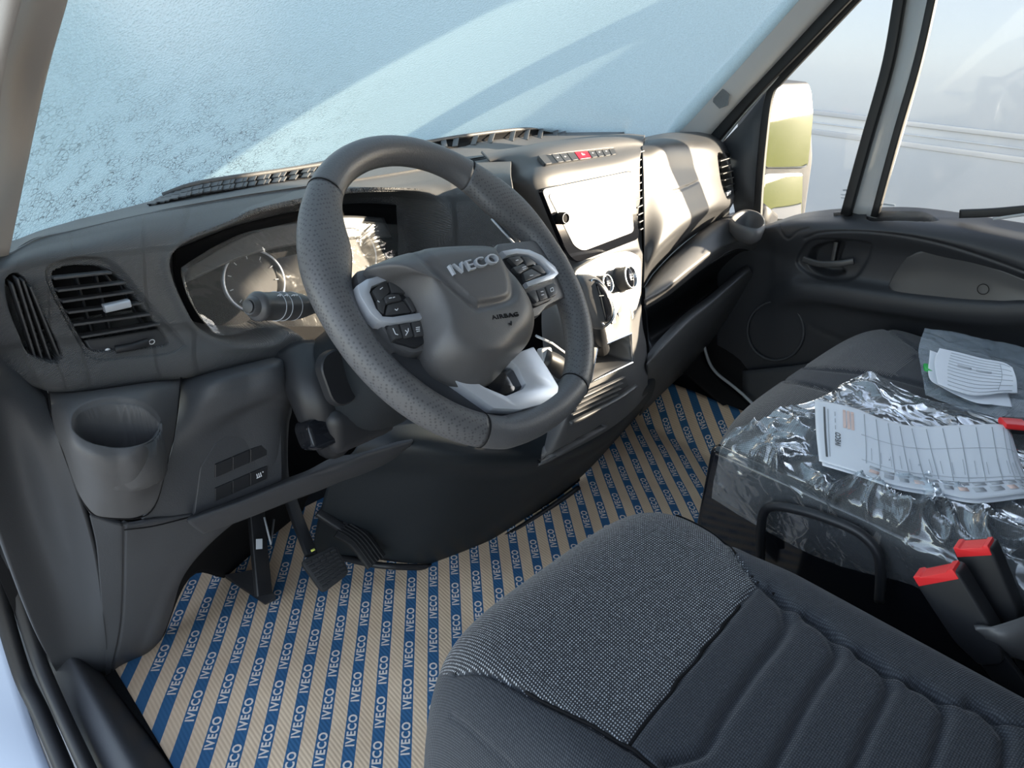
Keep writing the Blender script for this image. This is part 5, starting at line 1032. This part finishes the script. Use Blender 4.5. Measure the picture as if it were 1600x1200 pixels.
# ---------------------------------------------------------------- door frames and glass, right
GX = .835
def strip(name, P, w_, h_, mt, X, upv=(1, 0, 0), n=30): return struct(obj(name, *bar(cr([at(a, b, X, 'X') for a, b in P], n), w_, h_, upv=upv), mt))
win = thing('window_1', at(1300, 200, GX, 'X'), 'misted front quarter glass of the passenger door', 'window', kind='structure')
obj('pane', [at(*q, GX, 'X') for q in [(1188, 350), (1192, 250), (1205, 145), (1350, -10), (1450, -112), (1328, 335)]], [(0, 1, 2, 3, 4, 5)], M['glass'], win, smooth=False)
obj('window_frame', *bar(cr([at(1184, 345, .83, 'X'), at(1187, 290, .83, 'X'), at(1193, 220, .83, 'X'), at(1203, 148, .83, 'X'), at(1222, 122, .83, 'X'), at(1280, 60, .83, 'X'), at(1348, -12, .83, 'X'), at(1450, -118, .83, 'X')], 50), .020, .016, upv=(1, 0, 0)), M['seal'], win, sharp=40)
w2 = thing('window_2', at(1500, 160, GX, 'X'), 'clear drop glass of the passenger door', 'window', kind='structure')
obj('pane', [at(*q, GX, 'X') for q in [(1352, 340), (1466, -130), (1580, -190), (2300, -190), (2300, 340)]], [(0, 1, 2, 3, 4)], M['glass'], w2, smooth=False)
strip('trim_8', [(1322, 335), (1354, 220), (1388, 100), (1408, -12), (1432, -150)], .024, .018, M['seal'], .83)
strip('trim_9', [(1346, 335), (1380, 220), (1412, 100), (1433, -12), (1458, -150)], .074, .012, M['paint'], .845)
strip('trim_10', [(1367, 338), (1402, 210), (1434, 100), (1460, -14), (1488, -150)], .017, .018, M['seal'], .83)
strip('trim_11', [(1500, 334), (1550, 332), (1610, 327), (1680, 322)], .018, .012, M['seal'], .83, upv=(1, 0, 0))
strip('trim_12', [(1552, 342), (1610, 334), (1680, 328)], .006, .008, M['paint'], .82)
# mirror sail panel
struct(fixn(obj('trim_13', *slab(np.array([[at(1196, 145, .825, 'X'), at(1203, 150, .828, 'X')], [at(1160, 190, .825, 'X'), at(1196, 200, .828, 'X')], [at(1124, 228, .825, 'X'), at(1190, 260, .828, 'X')], [at(1140, 290, .825, 'X'), at(1186, 300, .828, 'X')], [at(1150, 340, .825, 'X'), at(1184, 345, .828, 'X')]]), .01), M['plastic_low'])))
strip('trim_14', [(1120, 230), (1158, 182), (1198, 138), (1215, 118)], .008, .008, M['paint'], .815)
# maker's marks etched in the glass, low by the post
for k, (a, b, c) in enumerate([(1317, 1334, 297), (1314, 1330, 304), (1314, 1326, 309), (1321, 1324, 316)]): obj('glass_mark', *bar([at(a, c, .832, 'X'), at(b, c+1, .832, 'X')], .004 if k == 0 else .002, .0005, upv=(1, 0, 0)), M['ink'], win, smooth=False)
obj('glass_mark', *bar([at(1380, 319, .832, 'X'), at(1398, 321, .832, 'X')], .004, .0005, upv=(1, 0, 0)), M['ink'], w2, smooth=False)
# A pillars
def pillar(name, rows_, mt, nu=30, nv=30, th=.01): return struct(fixn(obj(name, *slab(surf(rows_, nu, nv), th), mt, smooth=True)))
pillar('trim_15', [
 [(1035, 216, .73, 'X'), (1062, 180, .735, 'X'), (1100, 138, .735, 'X'), (1165, 68, .735, 'X'), (1245, -18, .735, 'X'), (1410, -195, .735, 'X')],
 [(1062, 222, .755, 'X'), (1090, 190, .755, 'X'), (1128, 150, .755, 'X'), (1192, 80, .755, 'X'), (1280, -18, .755, 'X'), (1445, -195, .755, 'X')],
 [(1088, 222, .775, 'X'), (1118, 188, .775, 'X'), (1155, 148, .775, 'X'), (1222, 76, .775, 'X'), (1308, -18, .775, 'X'), (1475, -195, .775, 'X')],
 [(1098, 226, .80, 'X'), (1130, 190, .80, 'X'), (1168, 148, .80, 'X'), (1235, 76, .80, 'X'), (1318, -14, .80, 'X'), (1490, -195, .80, 'X')]], M['pillar'])
strip('trim_16', [(1104, 232), (1140, 188), (1180, 142), (1250, 70), (1332, -16), (1505, -195)], .030, .016, M['seal'], .805)
hexf_ = Frame(at(1128, 154, .752, 'X'), at(1145, 136, .752, 'X')-at(1128, 154, .752, 'X'), (-.5, .3, 1))
pts_ = [at(1128+13*math.cos(a)+4*math.sin(a), 154+15*math.sin(a)-5*math.cos(a), .7535, 'X') for a in np.linspace(0, 2*math.pi, 7)[:-1]]
struct(obj('trim_22', [q-np.array([.004, 0, 0]) for q in pts_]+pts_, [tuple(range(6)), tuple(range(11, 5, -1))]+[(i, (i+1) % 6, (i+1) % 6+6, i+6) for i in range(6)], mat('grille_grey', (.20, .21, .22), .8, .2, bump=('voro', 500, .002, 1)), smooth=False))
pillar('trim_17', [
 [(-14, 405, -.84, 'X'), (0, 150, -.80, 'X'), (34, -10, -.80, 'X')], [(-6, 402, -.82, 'X'), (22, 150, -.775, 'X'), (60, -10, -.775, 'X')],
 [(8, 400, -.795, 'X'), (60, 150, -.755, 'X'), (100, -10, -.755, 'X')], [(14, 398, -.787, 'X'), (66, 150, -.75, 'X'), (109, -10, -.75, 'X')]], mat('left_pillar_trim', (.33, .31, .29), .6, .4, bump=('noise', 700, .0004, .4)))
# roof rails and an added plate, limiting the sun to the door windows
struct(obj('trim_18', *rbox(.80, .90, -1.1, .05, 1.37, 1.46, .02), M['pillar']))
struct(obj('sun_block_plate', *ex(Frame((.85, 0, 0), (0, 1, 0), (0, 0, 1)), [(-.28, 1.40), (-.46, 1.27), (-.62, 1.20), (-.95, 1.16), (-.95, 1.40)], -.02, .02, .004), M['pillar']))  # unseen plate, added and shaped to keep high sun off the dash top
struct(obj('trim_19', *rbox(-.90, -.80, -1.1, .05, 1.34, 1.45, .02), M['pillar']))
# ---------------------------------------------------------------- windscreen
def wsp(x, h): 
    a = (abs(x)/.76); y0 = .73-.245*a**2.4; return np.array([x*(1-.06*h), y0-(.74-.20*a**3)*h, .765+.68*h])
G = np.array([[wsp(x, h) for x in np.linspace(-.83, .83, 60)] for h in np.linspace(-.03, 1, 40)])
wm = bpy.data.materials.new('frosted_windscreen'); wm.use_nodes = True; N, L = wm.node_tree.nodes, wm.node_tree.links; N.clear()
out = N.new('ShaderNodeOutputMaterial'); df = N.new('ShaderNodeBsdfDiffuse'); tl2 = N.new('ShaderNodeBsdfTranslucent'); rf = N.new('ShaderNodeBsdfRefraction'); rf.inputs['IOR'].default_value = 1.12; rf.inputs['Roughness'].default_value = .38
tc = N.new('ShaderNodeTexCoord'); sx = N.new('ShaderNodeSeparateXYZ'); L.new(tc.outputs['Object'], sx.inputs[0])
v1_ = N.new('ShaderNodeTexVoronoi'); v1_.feature = 'DISTANCE_TO_EDGE'; v1_.inputs['Scale'].default_value = 130
nzd = N.new('ShaderNodeTexNoise'); nzd.inputs['Scale'].default_value = 90; L.new(tc.outputs['Object'], nzd.inputs['Vector']); vm = N.new('ShaderNodeVectorMath'); vm.operation = 'SCALE'; vm.inputs['Scale'].default_value = .007; L.new(nzd.outputs['Color'], vm.inputs[0]); va = N.new('ShaderNodeVectorMath'); L.new(tc.outputs['Object'], va.inputs[0]); L.new(vm.outputs[0], va.inputs[1]); L.new(va.outputs[0], v1_.inputs['Vector'])
ed = N.new('ShaderNodeMapRange'); ed.inputs['From Min'].default_value = 0; ed.inputs['From Max'].default_value = .085; ed.inputs['To Min'].default_value = 1; ed.inputs['To Max'].default_value = 0; L.new(v1_.outputs['Distance'], ed.inputs['Value'])
n3 = N.new('ShaderNodeTexNoise'); n3.inputs['Scale'].default_value = 34; n3.inputs['Detail'].default_value = 4; L.new(tc.outputs['Object'], n3.inputs['Vector'])
n3r = N.new('ShaderNodeMapRange'); n3r.inputs['From Min'].default_value = .42; n3r.inputs['From Max'].default_value = .56; L.new(n3.outputs[0], n3r.inputs['Value'])
# the crackle sits in the lower part on the driver side
gxm = N.new('ShaderNodeMapRange'); gxm.inputs['From Min'].default_value = -.05; gxm.inputs['From Max'].default_value = -.40; L.new(sx.outputs[0], gxm.inputs['Value'])
gzm = N.new('ShaderNodeMapRange'); gzm.inputs['From Min'].default_value = .30; gzm.inputs['From Max'].default_value = .10; L.new(sx.outputs[2], gzm.inputs['Value'])
crk = mathn(N, L, 'MULTIPLY', mathn(N, L, 'MULTIPLY', ed.outputs[0], n3r.outputs[0]), mathn(N, L, 'MULTIPLY', gxm.outputs[0], gzm.outputs[0]))
fine = N.new('ShaderNodeTexNoise'); fine.inputs['Scale'].default_value = 330; fine.inputs['Detail'].default_value = 2; L.new(tc.outputs['Object'], fine.inputs['Vector'])
fk = N.new('ShaderNodeMapRange'); fk.inputs['To Min'].default_value = .72; fk.inputs['To Max'].default_value = 1.25; L.new(fine.outputs[0], fk.inputs['Value'])
br = mathn(N, L, 'MULTIPLY', fk.outputs[0], mathn(N, L, 'SUBTRACT', 1, mathn(N, L, 'MULTIPLY', crk, .85)))
col = N.new('ShaderNodeVectorMath'); col.operation = 'SCALE'; col.inputs[0].default_value = (.36, .49, .53); L.new(br, col.inputs['Scale'])
L.new(col.outputs[0], df.inputs['Color']); L.new(col.outputs[0], tl2.inputs['Color'])
bpn = N.new('ShaderNodeBump'); bpn.inputs['Distance'].default_value = .002; bpn.inputs['Strength'].default_value = .5; L.new(fine.outputs[0], bpn.inputs['Height']); L.new(bpn.outputs[0], rf.inputs['Normal'])
a1 = N.new('ShaderNodeMixShader'); a1.inputs[0].default_value = .64; L.new(df.outputs[0], a1.inputs[1]); L.new(tl2.outputs[0], a1.inputs[2])
a2 = N.new('ShaderNodeMixShader'); a2.inputs[0].default_value = .22; L.new(a1.outputs[0], a2.inputs[1]); L.new(rf.outputs[0], a2.inputs[2]); L.new(a2.outputs[0], out.inputs[0])
vs, fs = gridvf(G); struct(obj('window_3', vs, fs, wm))
# ================================================================= OUTSIDE
GZ = -.55
gm = mat('asphalt', (.27, .27, .27), .9, .3, bump=('noise', 60, .01, .6)); grm = mat('grass', (.17, .18, .03), .9, .2, bump=('noise', 30, .05, 1))
struct(obj('floor_ground', *boxvf(-14, 14, -12, 16, GZ-.2, GZ), gm, smooth=False)).name = 'ground'
o = obj('grass_verge', *boxvf(1.2, 34, -40, -1.9, GZ-.2, GZ+.02), grm, smooth=False); o['kind'] = 'structure'
VX = .70
vt = thing('parked_van', (2.9+VX, 2.5, GZ), 'white panel van parked alongside beyond the passenger door', 'van')
sec = [(1.62, GZ+.30), (1.56, GZ+.42), (1.55, GZ+.95), (1.545, GZ+1.02), (1.545, GZ+1.20), (1.548, GZ+1.235), (1.548, GZ+1.27), (1.555, GZ+1.60), (1.60, GZ+2.20), (1.68, GZ+2.50), (1.85, GZ+2.66), (2.5, GZ+2.74), (3.2, GZ+2.70), (3.55, GZ+2.5), (3.65, GZ+2.0), (3.68, GZ+1.0), (3.66, GZ+.30)]
ys = [-.50, -.46, -.34, 0, .5, 1, 1.5, 2, 2.6, 3.2, 3.8, 4.3, 4.55]
Gv = np.array([[(VX+2.6+(x-2.6)*(1-.10*max(0, (-.34-y)/.1)-.05*max(0, (y-4.2)/.3)), y, z) for x, z in sec] for y in ys])
vs, fs = gridvf(Gv); n = len(sec); fs += [tuple(range(n)), tuple(range((len(ys)-1)*n, len(ys)*n))[::-1]]
vb = fixn(obj('body', vs, fs, M['paint'], vt, sharp=25))
for y in (1.75, 3.2): obj('body_seam', *bar([(VX+1.544, y, GZ+.45), (VX+1.544, y, GZ+1.25), (VX+1.553, y, GZ+1.6), (VX+1.60, y, GZ+2.2)], .006, .004, upv=(1, 0, 0)), M['seal'], vb)
for z_, h_ in ((1.185, .022), (1.262, .020)): obj('body_moulding', *bar([(VX+1.546, -.25, GZ+z_), (VX+1.546, 4.2, GZ+z_)], h_, .012, upv=(1, 0, 0)), M['paint'], vt)
obj('body_joint', *bar([(VX+1.5445, -.25, GZ+1.222), (VX+1.5445, 4.2, GZ+1.222)], .005, .006, upv=(1, 0, 0)), M['ink'], vt)
for y in (.45, 3.6):
    fw_ = Frame((VX+1.66, y, GZ+.36), (0, 1, 0), (0, 0, 1)); fw_.n = np.array([-1., 0, 0]); obj('wheel', *lathe(fw_, [(.35, -.2), (.36, -.05), (.34, .03), (.22, .04), (.20, -.01), (.05, .0), (.01, .02)], 40), M['rubber'], vt, sharp=40)
# door mirror outside
mr = thing('door_mirror', at(1195, 300, .98, 'X'), 'tall passenger door mirror with two glasses, seen through the quarter window', 'mirror')
c0 = at(1236, 172, 1.12, 'X'); c1 = at(1222, 298, 1.12, 'X')
mfr = Frame((c0+c1)/2, (.95, -.30, 0), (0, 0, 1))
def mq(px, py): return mfr.uv(px, py, 0)
obj('mirror_housing', *ex(mfr, rpoly([mq(1186, 350), mq(1196, 130), mq(1270, 128), mq(1273, 250), mq(1259, 350)], .02), -.10, -.004, .02, 4), M['plastic_low'], mr, sharp=40)
M['mirror'] = mat('mirror_glass', (.55, .56, .57), .05, .5, metal=1)
obj('mirror_glass', *ex(mfr, rpoly([mq(1194, 262), mq(1200, 136), mq(1266, 134), mq(1270, 180), mq(1262, 262)], .02), -.003, .002, .001), M['mirror'], mr, sharp=30)
obj('mirror_glass', *ex(mfr, rpoly([mq(1190, 342), mq(1193, 272), mq(1254, 270), mq(1252, 342)], .015), -.003, .002, .001), M['mirror'], mr, sharp=30)
obj('mirror_arm', *bar([at(1180, 330, .90, 'X'), at(1200, 345, 1.05, 'X')], .05, .05), M['black'], mr)
# shrubs and trees
def shrub(x, y, h, w_, label, name='bush', cat='bush', col=(.05, .09, .03), trunk=False):
    b = bmesh.new(); 
    for i in range(260):
        a, u_ = random.random()*6.28, random.random()**.5; r = w_*u_*(.6+.4*random.random()); zz = random.random(); r *= math.sin(math.pi*(.12+.8*zz))**.6
        c = Vector((x+r*math.cos(a), y+r*math.sin(a), GZ+(h*.3 if trunk else 0)+h*(.7 if trunk else 1)*zz)); s_ = .05+.05*random.random()*w_
        n1 = Vector((random.gauss(0, 1), random.gauss(0, 1), random.gauss(0, 1))).normalized(); t1 = n1.orthogonal().normalized(); t2 = n1.cross(t1)
        for q in range(4):
            ang = q*1.57; ctr = c+(t1*math.cos(ang)+t2*math.sin(ang))*s_*1.3; vs_ = [b.verts.new(ctr+t1*s_*dx+t2*s_*dy) for dx, dy in ((-1, 0), (0, -.6), (1, 0), (0, .6))]; b.faces.new(vs_)
    b.verts.index_update(); vf = [tuple(v.co) for v in b.verts], [tuple(v.index for v in f.verts) for f in b.faces]; b.free()
    o = thing(name, (x, y, GZ), label, cat); obj('foliage', *vf, mat('leaves', col, .7), o, smooth=False)
    obj('trunk', *tube([(x, y, GZ), (x+.03, y, GZ+h*.5)], .04+.02*w_, 8), mat('bark', (.08, .06, .04), .9), o); return o
bpos = at(250, 245, 4.0)
shrub(bpos[0], 4.0, 1.15, .42, 'dark green bush standing in front of the frosted windscreen')

# painted body edge outside the sill
G = surf([[(-200, 760, .30, 'Z'), (-120, 950, .10, 'Z'), (-60, 1240, -.05, 'Z')], [(-70, 760, .30, 'Z'), (-10, 940, .12, 'Z'), (40, 1100, .02, 'Z'), (100, 1260, -.02, 'Z')]], 30, 8)
struct(obj('trim_21', *slab(G, .01), mat('body_paint', (.34, .39, .47), .3, .5, coat=.4)))
